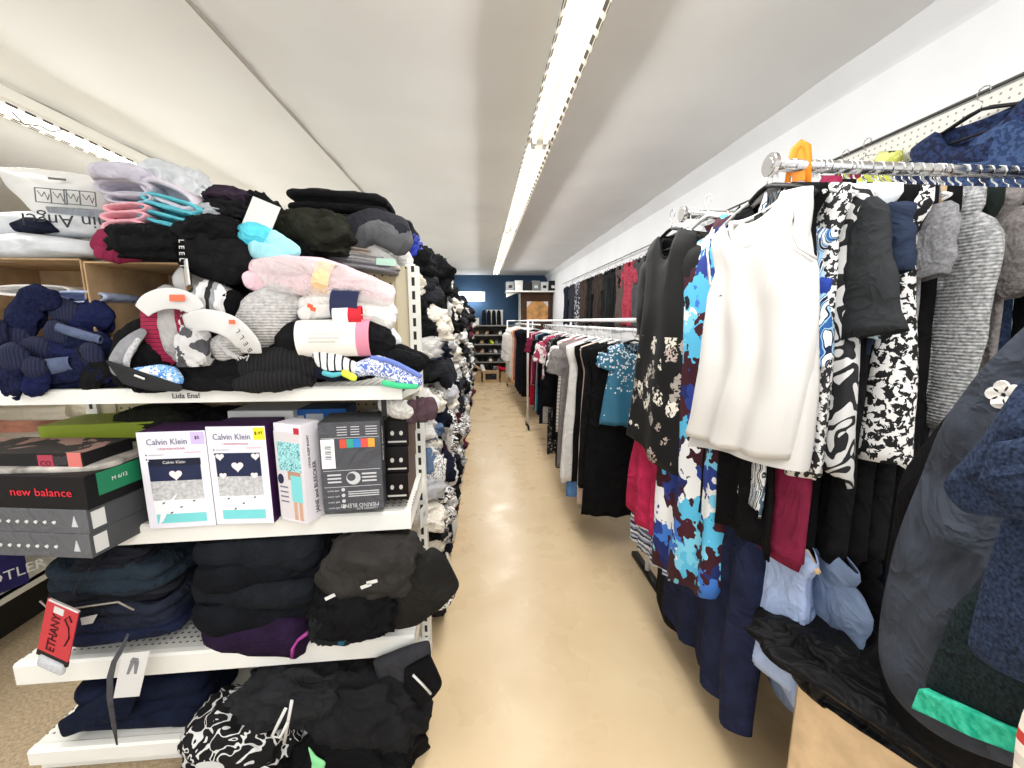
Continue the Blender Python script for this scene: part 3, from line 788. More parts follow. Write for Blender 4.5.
for k in range(2):
    mb = MB(); X, Z, e = .043, .020, .0012
    for q in ((-X, X, Z-e, Z+e), (-X, X, -Z-e, -Z+e), (-X-e, -X+e, -Z, Z), (X-e, X+e, -Z, Z), (-e, e, -Z, Z)): mb.box(q[0], q[1], -.001, .001, q[2], q[3])
    for c0 in (-X/2, X/2): mb.tube([(c0-.015, 0, .012), (c0-.004, 0, -.004), (c0+.004, 0, .01), (c0+.012, 0, -.012), (c0+.017, 0, .004)], .0013, 5)
    mb.build('pictogram_print', flat('grey line', '5e6266'), tg, smooth=False, loc=at(51+k*29, 196+k*2, 1.372)-c, rot=(0, R(4), 0))
MB().box(-.024, .024, -.001, .001, -.003, .003).build('hang_hole', flat('dark hole', '55504a'), tg, smooth=False, loc=at(57, 179, 1.38)-c, rot=(0, R(4), 0))
tg = thing('polybag', 'clear bag of navy and white socks with dark printed lettering', 'packet', at(55, 227, 1.38)); c = at(55, 227, 1.38)
subdrape(tg, c, 'bag_body', PACKW, [(-6, 214), (40, 212), (98, 218), (112, 226), (110, 238), (60, 240), (10, 238), (-6, 232)], 1.40, .1, 6, .008, 9)
subdrape(tg, c, 'navy_contents', NAVY, [(10, 224), (28, 217), (50, 220), (60, 232), (40, 234), (16, 232)], 1.355, .04, 3, .004, 12)
text('Thin Angel', .05, tg, at(72, 221, 1.335)-c, (R(90), R(182), 0), INK, 'lettering', sx=1.25)
tag(drape('polybag', '', '', PACKW, [(-6, 238), (30, 233), (70, 238), (104, 243), (112, 258), (60, 262), (-6, 262)], 1.38, .14, 8, .009, 9), 'white socks in a clear bag lying on the box lid', 'packet')
LAV = plain('lavender grey knit', 'b3afba', .95, .06); PNK = plain('rose pink knit', 'dfa3ad', .95, .06)
crect('sock', 'lavender grey sock rolled up on top of the folded sock stack', 'sock', LAV, (103, 165, 152, 186), 1.36, .15, 4, amp=.08, sub=3)
loop('folded_sock', 'lavender grey folded sock at the top of the pink and lavender stack', LAV, (98, 179, 146, 195), 1.31, .17, R(2), 1)
loop('folded_sock', 'lavender grey folded sock lying straight on the pink ones', LAV, (108, 192, 148, 203), 1.31, .17, R(-1), 2)
loop('folded_sock', 'pale lavender folded sock slanting down above the aqua ones', plain('pale lavender knit', 'c9c3cc', .95, .05), (143, 184, 192, 203), 1.32, .18, R(24), 3)
for i, (px, lb) in enumerate([((106, 203, 144, 212), 'topmost of the pink folded socks'), ((103, 211, 142, 221), 'middle one of the pink folded socks'), ((104, 220, 140, 232), 'lowest of the pink folded socks')]):
    loop('folded_sock', 'rose pink folded sock, %s' % lb, PNK, px, 1.30, .17, R(-4), 5+i, th=.34)
for i, (px, lb) in enumerate([((144, 197, 196, 209), 'topmost of the aqua stack'), ((142, 206, 196, 217), 'second of the aqua stack'), ((140, 214, 190, 225), 'third of the aqua stack'), ((139, 221, 184, 231), 'lowest of the aqua stack')]):
    loop('folded_sock', 'aqua folded sock, %s' % lb, AQUA, px, 1.31, .17, R(15), 9+i, th=.34)
crect('plastic_bag', 'crumpled whitish plastic bag behind the lavender socks', 'bag', PACKW, (148, 168, 214, 216), 1.55, .2, 6, amp=.15)
t, c = bundle('sock_bundle', 'maroon ribbed sock bundle lying on the cardboard box lid', 'socks', [(plain('maroon rib', '7c2442', .95, .1), [(102, 246, 9), (114, 241, 12), (132, 246, 12)]), (plain('maroon rib', '7c2442', .95, .1), [(100, 252, 6), (118, 254, 8), (136, 254, 7)], -.02)], 1.30, seed=31)
crect('sock', 'black sock under the aqua folded socks', 'sock', BLACK, (122, 226, 188, 262), 1.32, .16, 7, amp=.12)
t, c = bundle('sock_bundle', 'black sock bundle with a white lettered band, beside the aqua socks', 'socks', [(BLACK2, [(186, 240, 18), (210, 250, 22), (236, 262, 20)]), (BLACK2, [(190, 258, 12), (212, 266, 14), (234, 274, 10)], -.02)], 1.32, None, seed=33)
for k, ch in enumerate('LEELI'): text(ch, .02, t, at(181+k*.3, 241+k*6.2, 1.245)-c, (R(90), R(90), 0), PAPERW, 'lettering')
crect('paper_slip', 'white paper slip sticking out beside the black sock bundle', 'paper', PAPERW, (176, 264, 226, 296), 1.34, .03, 3, amp=.04, sub=3)
crect('sock', 'dark plum rolled sock on top of the dark socks', 'sock', plain('plum black knit', '2e2430', .95, .15), (211, 189, 250, 206), 1.42, .14, 8, amp=.12)
crect('sock', 'black rolled sock beneath the plum one', 'sock', BLACK2, (209, 202, 252, 222), 1.40, .14, 9, amp=.14)
crect('sock', 'pale grey rolled sock beneath the black rolled sock', 'sock', plain('mist grey knit', 'a7acb0', .95, .06), (199, 206, 238, 224), 1.38, .12, 10, amp=.1)
crect('sock', 'large black sock roll between the boxes and the aqua packet', 'sock', BLACK, (196, 218, 250, 246), 1.37, .2, 11, amp=.1)
crect('shirt', 'black shirt rolled behind the white card', 'shirt', BLACK, (244, 196, 284, 250), 1.5, .2, 12, amp=.15)
tag(MB().box(-.042, .042, -.0015, .0015, -.05, .05).build('card_tag', PAPERW, None, smooth=False, loc=at(261, 217, 1.35), rot=(R(-8), R(22), 0)), 'white card tag standing among the dark socks', 'tag')
# aqua gloves pack
AQ2 = plain('bright aqua felt', '58c3d6', .9, .1); AQ3 = plain('light aqua felt', '9fdbe4', .9, .06)
t, c = bundle('sock_packet', 'aqua and light blue fleece socks with a blue card top', 'packet', [(AQ2, [(236, 240, 9), (250, 234, 11), (268, 240, 10)]), (AQ3, [(258, 238, 10, .01), (276, 244, 11), (292, 252, 9)]), (AQ3, [(256, 250, 8, -.02), (272, 254, 9, -.02), (290, 262, 8)])], 1.34, seed=41)
tag(drape('header_card', '', '', plain('teal card', '3fb0c6', .5, .05), [(227, 242), (252, 227), (262, 232), (258, 250), (240, 252)], 1.33, .02, 2, .002, 9), 'teal header card of the aqua fleece socks', 'card')
# long pink pack in clear film
PK2 = plain('pale pink felt', 'e7c5cd', .9, .05)
t, c = bundle('sock_packet', 'long pale pink knee socks sealed in crinkled clear film, lying aslant', 'packet',
       [(PK2, [(250, 280, 8), (270, 283, 9), (310, 284, 11), (350, 290, 11), (386, 300, 8)]), (PK2, [(256, 268, 8, .02), (285, 270, 13, .02), (330, 276, 14, .02), (388, 294, 9, .02)])], 1.29, seed=43)
subdrape(t, c, 'film', BAG, [(247, 262), (262, 256), (300, 258), (345, 266), (386, 282), (398, 300), (390, 308), (340, 298), (300, 296), (268, 290), (254, 274)], 1.255, .03, 9, .009, 16)
sockt(t, 'paper_label', plain('peach paper', 'ecc79a', .6, .05), [(318, 279, 17), (334, 283, 17)], 1.285, .85, wob=0, round_=False, cap=False, org=c)

# black piles high on the shelf, in front of the pegboard's top
folded('folded_trousers', 'thick black garment folded over, topmost of the black pile', 'trousers', BLACK, at(334, 213, 1.62)+Vector((0, .12, 0)), .37, .26, .085, 2, (0, R(2), 0), 51, bulge=.03, dome=.012, wr=.008)
frect('folded_shirt', 'black folded top under the thick black fold', 'shirt', BLACK2, (276, 214, 356, 236), 1.56, .3, 3, seed=52, roll=R(-4))
crect('jacket', 'dark olive black jacket crushed in the middle of the black pile', 'jacket', OLIVE, (284, 214, 358, 258), 1.55, .3, 13, amp=.16, f=1.7)
frect('folded_shirt', 'black folded shirt at the aisle end of the black pile', 'shirt', BLACK, (336, 211, 408, 230), 1.64, .3, 2, seed=53, roll=R(10))
t, c = bundle('folded_sweater', 'charcoal sweater roll with its fold facing out, above the grey shirts', 'sweater', [(CHAR, [(346, 236, 13), (370, 224, 14), (398, 232, 14)]), (plain('dim grey cloth', '5c5d60', .9, .1), [(352, 250, 9, .02), (372, 232, 11, -.02), (400, 240, 15, 0)])], 1.56, seed=55)
for i, (px, m, lb) in enumerate([((312, 244, 372, 252), plain('taupe cloth', '9f9488', .9, .08), 'taupe folded shirt, upper of the small pile by the pegboard'), ((309, 250, 386, 259), plain('ash cloth', 'a3a0a0', .9, .08), 'ash grey folded shirt in the small pile by the pegboard'), ((306, 257, 394, 268), plain('dove cloth', '8e8c90', .9, .08), 'dove grey folded shirt, lowest of the pile by the pegboard')]):
    frect('folded_shirt', lb, 'shirt', m, px, 1.53, .25, 2, seed=57+i, roll=R(7), bulge=.016)
tag(drape('shirt', '', '', plain('pale grey cloth', 'bdbbb8', .9, .06), [(352, 238), (372, 240), (394, 258), (402, 270), (388, 270), (370, 262)], 1.56, .03, 7, .006), 'pale grey shirt front slipping down beside the pegboard', 'shirt')
tag(MB().box(-.035, .035, -.001, .001, -.012, .012).build('size_label', flat('mint label', 'b9dccb', .5), None, smooth=False, loc=at(386, 262, 1.53), rot=(0, R(4), 0)), 'mint size label on the pale grey shirt', 'label')
crect('shirt', 'black T-shirt crushed behind the aqua fleece socks', 'T-shirt', BLACK, (262, 232, 330, 262), 1.50, .2, 17, amp=.15)

# ------------------------------------------------------------------ front row of the top shelf
LG = heather('pale grey marl', 'a8a6a6', 'c9c7c5', 90, True)
t, c = bundle('sock_bundle', 'chunky pale grey marl socks with a white lettered band around the toes', 'socks',
       [(LG, [(252, 336, 19, .0), (266, 318, 25), (283, 300, 20, .02)]), (LG, [(224, 350, 13, -.02), (238, 340, 14, -.02), (250, 330, 14, -.01)]), (BLACK, [(206, 352, 12, .01), (212, 322, 12, .02), (236, 300, 10, .03)]), (plain('grey toe', '97979b', .9, .1), [(190, 345, 9), (196, 330, 10), (206, 318, 9)])],
       1.27, seed=61)
sockt(t, 'paper_band', PAPERW, [(186, 325, 9, -.01), (205, 320, 10, -.045), (230, 327, 11, -.06), (247, 343, 11, -.045), (252, 353, 9, -.03)], 1.245, .12, wob=0, round_=False, cap=True, org=c)
for k, ch in enumerate('BELL'): text(ch, .019, t, at(250-k*4.0, 350-k*6.3, 1.176)-c, (R(90), R(238), 0), INK, 'lettering')
MB().box(-.008, .008, -.001, .001, -.006, .006).build('sticker', flat('orange sticker', 'ef6b4a', .5), t, smooth=False, loc=at(232, 322, 1.167)-c)
for i in range(9):
    sockt(t, 'rib', flat('rib shade', 'b9b7b6', .9), [(221+i*3.2, 346+i*1.8, .7, -.04), (228+i*2.6, 358-abs(i-4)*1.2+2, .7, -.045)], 1.245, .6, wob=0, org=c, seg=6)
crect('sock', 'white sport sock with black and grey stripes behind the lettered band', 'sock', stripes('sport bands', ['e6e4e2', '2a2a2c', 'a0a0a4', 'ededeb'], .05, 0, .01), (196, 282, 236, 322), 1.31, .1, 21, amp=.12)
crect('sock', 'dark grey and white sock roll facing out under the lettered band', 'sock', speckle('sport knit', '4c4c50', 'c9c8c8', 26, .5), (183, 328, 214, 366), 1.24, .1, 22, amp=.1)
# white ribbed crew socks with navy and red band
t, c = bundle('sock_bundle', 'white crew socks with red and orange marks in a navy and red paper band', 'socks',
       [(WHITE, [(304, 314, 8), (330, 309, 9), (366, 313, 11), (388, 322, 9)]), (WHITE, [(303, 304, 7, .01), (328, 300, 9, .0), (364, 304, 12, .02), (388, 314, 11, .02)]), (WHITE, [(306, 297, 6, .04), (340, 297, 8, .04), (384, 304, 11, .05)]), (plain('greyish white knit', 'd9d8dc', .9, .04), [(370, 322, 7, .02), (386, 332, 8, .02), (396, 342, 7, .03)])], 1.27, seed=65)
sockt(t, 'paper_band', flat('navy card', '1c2344', .5), [(334, 305, 15.5), (349, 306, 15.5), (361, 307, 15.5)], 1.262, .8, wob=0, round_=False, cap=False, org=c)
sockt(t, 'band_stripe', flat('white band', 'eeeef0', .5), [(333.5, 314, 8.5, -.016), (349, 314.5, 8.5, -.018)], 1.25, .5, wob=0, round_=False, cap=False, org=c)
sockt(t, 'band_stripe', flat('red band', 'cb2030', .5), [(349, 314.5, 8.5, -.018), (362, 315, 8.5, -.016)], 1.25, .5, wob=0, round_=False, cap=False, org=c)
for (u, v) in ((310, 306), (313, 309)): MB().box(-.008, .008, -.002, .002, -.006, .006).build('logo_mark', flat('orange red mark', 'f0603c', .6), t, loc=at(u, v, 1.228)-c, bevel=.002, rot=(0, R(20), 0))
# black tights with cream and pink label
t, c = bundle('tights_bundle', 'black tights rolled in a cream paper label with a pink edge', 'tights', [(BLACK2, [(290, 340, 17), (330, 338, 18), (372, 338, 18), (384, 344, 13)])], 1.265, None, seed=67)
sockt(t, 'paper_band', flat('cream paper', 'eeebe4', .6), [(300, 339, 17.5, -.012), (335, 338, 17.5, -.012), (360, 338, 17.5, -.012)], 1.258, .7, wob=0, round_=False, cap=False, org=c, seg=24)
sockt(t, 'pink_edge', flat('pink paper', 'd98aa0', .6), [(359, 338, 17.7, -.012), (372, 338, 17.7, -.012)], 1.258, .7, wob=0, round_=False, cap=False, org=c, seg=24)
for k in range(3): MB().box(-.05, .05-.012*k, -.0005, .0005, -.0012, .0012).build('print_line', flat('grey print', 'a9a7a2'), t, smooth=False, loc=at(326, 334+k*4, 1.192)-c)
RIBK = stripes('black rib', ['0d0d0f', '0d0d0f', '1d1d20'], .012, 0, .006)
bundle('sock_bundle', 'heap of ribbed black socks bulging over the shelf lip', 'socks', [(RIBK, [(248, 372, 14), (270, 366, 18), (296, 364, 17), (312, 368, 12)]), (RIBK, [(240, 384, 8, -.03), (262, 382, 11, -.03), (290, 378, 12, -.02), (310, 378, 8)]), (BLACK2, [(246, 362, 9, .02), (280, 352, 10, .02), (304, 356, 8, .02)])], 1.25, seed=71, wob=.009)
bundle('sock_bundle', 'flat black socks lying beneath the lettered band', 'socks', [(BLACK, [(182, 374, 12), (210, 374, 14), (240, 372, 13)]), (BLACK2, [(184, 384, 6, -.02), (212, 384, 7, -.02), (238, 383, 7, -.02)])], 1.25, seed=73, wob=.006)
bundle('sock_bundle', 'plain black socks stretched at the aisle end of the top shelf', 'socks', [(BLACK, [(366, 356, 13), (390, 360, 13), (416, 364, 10)]), (BLACK2, [(380, 346, 9, .03), (404, 354, 9, .03), (424, 362, 7, .03)])], 1.27, seed=75)
t, c = bundle('sock', 'white ankle sock with thin black stripes and a teal cuff', 'sock', [(stripes('thin black stripes', ['efefee', 'efefee', 'efefee', '2c2c33'], .021, 0, .004), [(319, 352, 8), (330, 362, 11), (346, 367, 8), (356, 369, 6)])], 1.235, seed=77)
sockt(t, 'cuff', NAVY, [(320, 372, 6, -.01), (332, 376, 6, -.012), (346, 374, 5, -.01)], 1.235, .7, org=c)
sockt(t, 'cuff_lining', AQUA, [(324, 373, 2.5, -.022), (332, 375, 2.5, -.024), (340, 374, 2, -.022)], 1.235, .7, org=c, wob=0)
sockt(t, 'size_tab', flat('lime tab', 'd2e64a', .6), [(344, 373, 3.5, -.03), (354, 378, 3.5, -.03)], 1.235, .5, org=c, wob=0)
PAT = squiggle('blue white zigzag', 'eef1f4', '5e78c4', 40, 5, .55)
t, c = bundle('sock', 'white sock with a blue zigzag pattern and green sole', 'sock', [(PAT, [(358, 370, 7), (378, 366, 10), (398, 374, 9), (418, 382, 6)])], 1.235, seed=79)
sockt(t, 'sole_stripe', flat('green knit', '46c78a', .9), [(384, 383, 3, -.01), (400, 386, 3, -.012), (416, 386, 3, -.01)], 1.235, .6, org=c, wob=0)
sockt(t, 'edge_stripe', flat('periwinkle knit', '6a7fc4', .9), [(372, 358, 2.5, -.01), (392, 362, 2.5, -.02), (420, 376, 2.5, -.015)], 1.235, .6, org=c, wob=0)
for i, (px, Y, lb) in enumerate([((200, 262, 262, 330), 1.45, 'black sock heap behind the chunky grey socks'), ((280, 300, 340, 388), 1.46, 'black sock heap behind the cream paper label'), ((330, 310, 378, 388), 1.5, 'black sock heap against the pegboard'), ((236, 300, 300, 388), 1.42, 'black sock heap beneath the chunky grey socks'), ((190, 300, 250, 390), 1.42, 'black sock heap deep on the shelf behind the striped sport sock'), ((228, 240, 300, 300), 1.46, 'black sock heap underneath the long pink packet'), ((150, 345, 200, 388), 1.34, 'black sock heap under the maroon bundle')]):
    crect('sock_heap', lb, 'socks', BLACK, px, Y, .22, 80+i, amp=.18)

# ------------------------------------------------------------------ middle shelf: cartons
BLKBOX = plain('matt black carton', '1d1b1c', .5, .05, 8, 0); PURP = plain('plum carton', '3a1b47', .45, .08, 8, 0); GRAYBOX = plain('grey carton', '606164', .55, .05, 8, .05)
SALM = flat('salmon print', 'e4817c', .5); TEALP = flat('aqua print', '79d3d6', .5); NAVP = flat('navy print', '1d2546', .5); GRYP = heather('grey print', 'b2b2b4', 'd0d0d2', 90)
def briefbox(label, px, rz, sticker):
    t, w, h = carton('underwear_box', label, px, 1.235, .12, rz, flat('pale lilac carton', 'eceaf4', .45), PURP, PURP)
    ftext(t, 'Calvin Klein', .43, .895, .027, w, h, flat('grey lettering', '77778a', .5), 0, .86)
    ftext(t, 'UNDERWEAR', .48, .825, .009, w, h, flat('rose lettering', 'c0758a', .5), 0, 1.4)
    for k in range(2): patch(t, 'bullet', INK, .1, .76-.045*k, .115, .775-.045*k, w, h); patch(t, 'print_line', flat('grey print', 'a9a7a2'), .14, .762-.045*k, .36, .772-.045*k, w, h)
    patch(t, 'print_line', flat('pink print', 'dba7b2'), .66, .78, .9, .788, w, h)
    patch(t, 'navy_brief', NAVP, .12, .50, .87, .735 if sticker == 'yellow' else .70, w, h, .0016)
    patch(t, 'grey_brief', GRYP, .12, .30, .87, .52, w, h, .0014)
    patch(t, 'white_brief', flat('white print', 'f4f4f6', .5), .12, .14, .87, .33, w, h, .0013)
    patch(t, 'aqua_brief', TEALP, .14, .06, .87, .155, w, h, .0016)
    for (fx, fz, s_) in ([(.48, .60, .02), (.2, .70, .014), (.8, .70, .014), (.22, .51, .012), (.75, .51, .012)] if sticker == 'yellow' else [(.5, .56, .02)]):
        hp = []
        for a in range(24):
            q = 2*pi*a/24; hp.append(((fx-.5)*w+s_*.055*16*sin(q)**3, fz*h+s_*.055*(13*cos(q)-5*cos(2*q)-2*cos(3*q)-cos(4*q))))
        MB().prism(hp, -.0026, -.001, 1).build('heart_print', flat('heart print', 'f7e6e6', .5), t, smooth=False)
    for (fx, fz) in ((.25, .26), (.5, .21), (.35, .155), (.7, .27)): patch(t, 'fleck', INK, fx, fz, fx+.035, fz+.014, w, h, .0018, .01)
    if sticker == 'yellow': patch(t, 'price_sticker', flat('yellow sticker', 'f0e832', .5), .80, .865, .985, .985, w, h, .002); ftext(t, '$.97', .89, .93, .014, w, h, INK, 0, 1, .0026)
    else:
        patch(t, 'price_sticker', flat('lilac sticker', 'cdbbe6', .5), .78, .865, .97, .985, w, h, .002); ftext(t, '$5', .875, .93, .014, w, h, INK, 0, 1, .0026)
        patch(t, 'waistband_print', flat('navy print dark', '10162c', .5), .14, .655, .88, .725, w, h, .0022); ftext(t, 'Calvin Klein', .5, .69, .013, w, h, PAPERW, 0, 1, .0028)
        ov = flat('torn film', 'f6f6fa', .25)
        MB().prism([((.16-.5)*w, .05*h), ((.22-.5)*w, .08*h), ((.5-.5)*w, .38*h), ((.22-.5)*w, .2*h)], -.003, -.002, 1).build('torn_film', ov, t, smooth=False)
    return t
briefbox('white and plum underwear carton with lilac sticker, tilted nearest the shoe boxes', (151, 431, 216, 527.5), R(3), 'lilac')
briefbox('white and plum underwear carton with yellow price sticker', (216, 426, 275, 524), R(-2), 'yellow')
# pyjama carton
t, w, h = carton('pyjama_box', 'pale pyjama carton showing a model in aqua shorts, between two cartons', (277, 424, 312, 522), 1.22, .075, R(-24), flat('pale carton', 'e8e4ec', .45))
body = t
patch(t, 'photo_ground', flat('warm grey print', 'dcd6d8', .5), 0.0, .03, .99, .92, w, h, .0008)
patch(t, 'top_print', squiggle('aqua floral print', 'a9e0e2', '4a8f98', 60, 4, .7), .1, .53, .95, .82, w, h, .0016)
patch(t, 'hands_print', flat('skin print', 'b98e78', .5), .42, .44, .9, .53, w, h, .0014)
patch(t, 'shorts_print', flat('aqua shorts print', '82d6d8', .5), .52, .22, .92, .49, w, h, .0018)
for k in range(2): patch(t, 'leg_print', flat('skin print light', 'cfa58c', .5), .56+.2*k, .03, .69+.2*k, .23, w, h, .0015)
patch(t, 'red_tag_print', flat('red print', 'c02a3c', .5), .78, .91, .97, .97, w, h, .0016)
for k in range(4): patch(t, 'print_line', flat('grey lettering', '77778a', .5), .08, .35-.05*k, .38, .365-.05*k, w, h, .0016)
MB().prism([(.011*cos(a*pi/8)-.36*w, .44*h+.016*sin(a*pi/8)) for a in range(16)], -.003, -.001, 1).build('seal_print', NAVP, t, smooth=False)
sx0 = w/2+.0008
text('JANE and BLEECKER', .0195, t, (sx0, .044, h*.34), (R(90), R(-90), R(90)), INK, 'lettering', sx=1.0)
text('2 PACK SLEEP SHORT', .011, t, (sx0, .026, h*.72), (R(90), R(-90), R(90)), INK, 'lettering')
# grey merino sock carton, upside down
t, w, h = carton('sock_box', 'dark grey sock carton with coloured size chips standing upside down', (325, 422, 384, 511), 1.225, .14, R(5), plain('slate carton', '515257', .5, .04, 8, .05), plain('slate carton side', '46474b', .5, .04, 8, .05))
fl = flat('pale print', 'c9cacd', .5)
ftext(t, 'MERINO BLEND', .60, .07, .019, w, h, fl, pi, .86); ftext(t, 'COMFORT & FIT', .72, .03, .009, w, h, fl, pi)
for k in range(4): ftext(t, 'soft warm', .18, .05+.065*k, .0085, w, h, fl, pi); MB().prism([(.0055*cos(a*pi/6)-.16*w, (.06+.065*k)*h+.0055*sin(a*pi/6)) for a in range(12)], -.002, 0, 1).build('bullet', fl, t, smooth=False)
for k in range(3): patch(t, 'print_line', fl, .42, .17+.025*k, .93, .18+.025*k, w, h)
for z in (.285, .47, .83): patch(t, 'rule_line', fl, .04, z, .97, z+.004, w, h)
for k in range(5): patch(t, 'colour_chip', flat('chip%d' % k, ['d0503c', '36a08c', '2f7fc4', 'd8544a', 'e8a23c'][k], .5), .33+.115*k, .72, .44+.115*k, .815, w, h)
patch(t, 'barcode_label', flat('white print', 'f4f4f6', .5), .03, .50, .245, .82, w, h, .0016)
for k in range(9): patch(t, 'bar', INK, .09, .60+.018*k, .19, .60+.018*k+(.006, .01, .004)[k % 3], w, h, .0022)
rg = [(.021*cos(a*pi/12), .021*sin(a*pi/12)) for a in range(24)]
MB().prism([(x+.02*w, z+.38*h) for x, z in rg], -.0016, 0, 1).build('round_emblem', fl, t, smooth=False)
MB().prism([(x*.6-.006+.02*w, z*.6+.004+.38*h) for x, z in rg], -.0024, -.0015, 1).build('emblem_figure', plain('slate carton', '515257'), t, smooth=False)
for (a, b) in ((.1, .32), (.66, .9)):
    for k in range(3): patch(t, 'print_line', fl, a, .335+.04*k, b, .352+.04*k, w, h)
for (a, b) in ((.3, .46), (.52, .66), (.76, .95)):
    for k in range(4): patch(t, 'print_line', fl, a, .86+.028*k, b, .868+.028*k, w, h)
text('MERINO BLEND', .016, t, (w/2+.0008, .03, h*.72), (R(90), R(90), R(90)), fl, 'lettering')
# black cartons stacked at the aisle end
for k in range(3):
    v1 = 500-27*k
    t, w, h = carton('black_box', 'glossy black carton with pale logos, %s at the aisle end of the shelf' % ['lowest of three', 'middle of three', 'topmost of three'][k], (386, v1-26, 409, v1), 1.29+.012*k, .2, R(2), plain('gloss black carton', '161415', .25, .05, 8, 0), plain('brown black side', '3c211a', .35, .1, 8, 0), plain('gloss black carton', '161415'))
    for q in range(2): MB().prism([(.006*cos(a*pi/6)+(-.2+.38*q)*w, .5*h+.008*sin(a*pi/6)) for a in range(12)], -.0016, 0, 1).build('logo_print', flat('silver print', 'c8c4c0', .4), t, smooth=False)
    patch(t, 'print_line', flat('silver print', 'c8c4c0', .4), .1, .14, .9, .2, w, h)
# grey towel-like socks hanging at the end of the shelf above
t, c = bundle('garment_pack', 'pale and plum brown socks hanging at the corner of the top shelf', 'socks', [(heather('ecru marl', 'b9b6b2', 'dcd9d4', 120), [(386, 404, 9), (396, 408, 10), (408, 410, 10)]), (plain('plum brown knit', '4b3a40', .95, .12), [(412, 404, 6), (412, 412, 7), (412, 419, 6)]), (plain('plum brown knit', '4b3a40'), [(422, 402, 6), (422, 411, 7), (422, 418, 6)]), (plain('plum brown knit', '4b3a40'), [(431, 400, 5), (431, 409, 6), (431, 417, 5)])], 1.30, seed=91)
MB().box(-.008, .008, -.002, .002, -.028, .028).build('label', INK, t, smooth=False, loc=at(384, 408, 1.262)-c, bevel=.001)
# cartons at the back
t, w, h = carton('blue_box', 'blue carton with white recycling marks behind the pyjama carton', (291, 409, 348, 440), 1.40, .12, 0, flat('royal blue carton', '2363ae', .45), flat('dark blue side', '18365c', .5))
patch(t, 'label', PAPERW, .04, .3, .26, .8, w, h); patch(t, 'label', flat('grey label', 'cfd3d8', .5), .3, .3, .6, .85, w, h)
for k in range(5): patch(t, 'bar', INK, .07, .42+.06*k, .22, .45+.06*k, w, h, .002)
for q in (.73, .87): MB().tube([(.011*cos(a*pi/3)+(q-.5)*w, -.002, .58*h+.011*sin(a*pi/3)) for a in range(6)], .0018, 6).build('recycling_mark', PAPERW, t)
carton('white_box', 'plain white carton lying behind the yellow stickered carton', (228, 411, 296, 432), 1.38, .16, R(-4), flat('white board', 'e2e2e0', .5))
carton('green_box', 'lime green carton behind the shoe boxes', (50, 424, 157, 462), 1.40, .18, R(6), flat('lime carton', '93a433', .5), flat('lime carton', '93a433', .5))
crect('shirt_packet', 'dark shirt packet lying deep on the middle shelf above the lilac carton', 'packet', BLACK2, (196, 408, 246, 428), 1.5, .2, 95, amp=.1)
crect('shirt_packet', 'dark olive shirt packet deep under the top shelf', 'packet', OLIVE, (128, 404, 205, 424), 1.52, .2, 96, amp=.1)
for i, (px, m, lb) in enumerate([((-14, 436, 46, 447), WHITE, 'white shirt packet beyond the lime carton'), ((-14, 421, 40, 436), plain('salmon cloth', 'd99a86', .8, .08), 'salmon and white shirt packet beyond the lime carton'), ((-14, 408, 70, 421), CREAM, 'cream shirt packet under the top shelf beyond the lime carton'), ((60, 404, 132, 432), plain('ivory film', 'b5ad98', .4, .1), 'ivory wrapped packet sheaf deep on the middle shelf')]):
    frect('shirt_packet', lb, 'packet', m, px, 2.32, .5, 2, seed=97+i, bulge=.008)
# the stack of shoe and sock cartons
ADI = plain('grey carton', '606164')
for k, (v0, v1, wd) in enumerate(((532, 556, '1st'), (508, 532, '2nd'))):
    t, w, h = carton('shoe_box', ['dark grey sock carton with small white marks, lowest of the stack', 'dark grey sock carton with small white marks, under the black lettered one'][k], (-70, v0, 106-3*k, v1), 1.14, .33, R(-8), ADI, plain('grey carton side', '4a4b4e', .5, .05, 8, 0), ADI)
    for q in range(7): MB().prism([(x+(.40+.062*q-.5)*w, z+.45*h) for x, z in ((-.006, 0), (.001, -.005), (.006, .001), (.003, .006), (-.003, .004))], -.0016, 0, 1).build('logo_print', PAPERW, t, smooth=False)
    MB().prism([((.89-.5)*w, .3*h), ((.93-.5)*w, .3*h), ((.915-.5)*w, .75*h)], -.0016, 0, 1).build('logo_print', fl, t, smooth=False)
    MB().box(w/2-.0005, w/2+.001, .01, .045, .15*h, .85*h).build('label', PAPERW, t, smooth=False)
t, w, h = carton('shoe_box', 'black carton with red lettering on its front, on the grey cartons', (-72, 475, 102, 508), 1.14, .33, R(-8), BLKBOX, plain('black carton side', '161617', .5, .05, 8, 0), BLKBOX)
ftext(t, 'new balance', .70, .5, .032, w, h, flat('red lettering', 'e02c3c', .5), 0, 1.15)
MB().box(w/2-.0005, w/2+.001, .03, .15, .3*h, .98*h).build('green_label', flat('green label', '1f7a55', .5), t, smooth=False)
text('M 6/12', .016, t, (w/2+.0014, .09, .66*h), (R(90), 0, R(90)), PAPERW, 'lettering')
t, w, h = carton('shoe_box', 'black carton with a red label patch, topmost of the front stack', (-70, 453, 92, 474), 1.17, .15, R(-4), speckle('dark print', '1c1a1b', '3a3638', 14, .6), BLKBOX, speckle('dark lid photo', '2b2726', '8d6f66', 9, .56, 4, 1.5))
patch(t, 'label', flat('rose label', 'a8394c', .5), .70, .1, .80, .9, w, h); patch(t, 'label', flat('salmon label', 'd8776f', .5), .90, .0, .99, 1.0, w, h)
ftext(t, 'CO', .75, .5, .02, w, h, flat('dark print', '241c1e'), 0)
t, w, h = carton('shoe_box', 'black carton with a photo of dark grass on its lid, behind the red patch', (-20, 446, 118, 466), 1.33, .1, R(-6), BLKBOX, BLKBOX, speckle('grassy lid print', '26251f', '8f8a76', 30, .55, 4, 2))
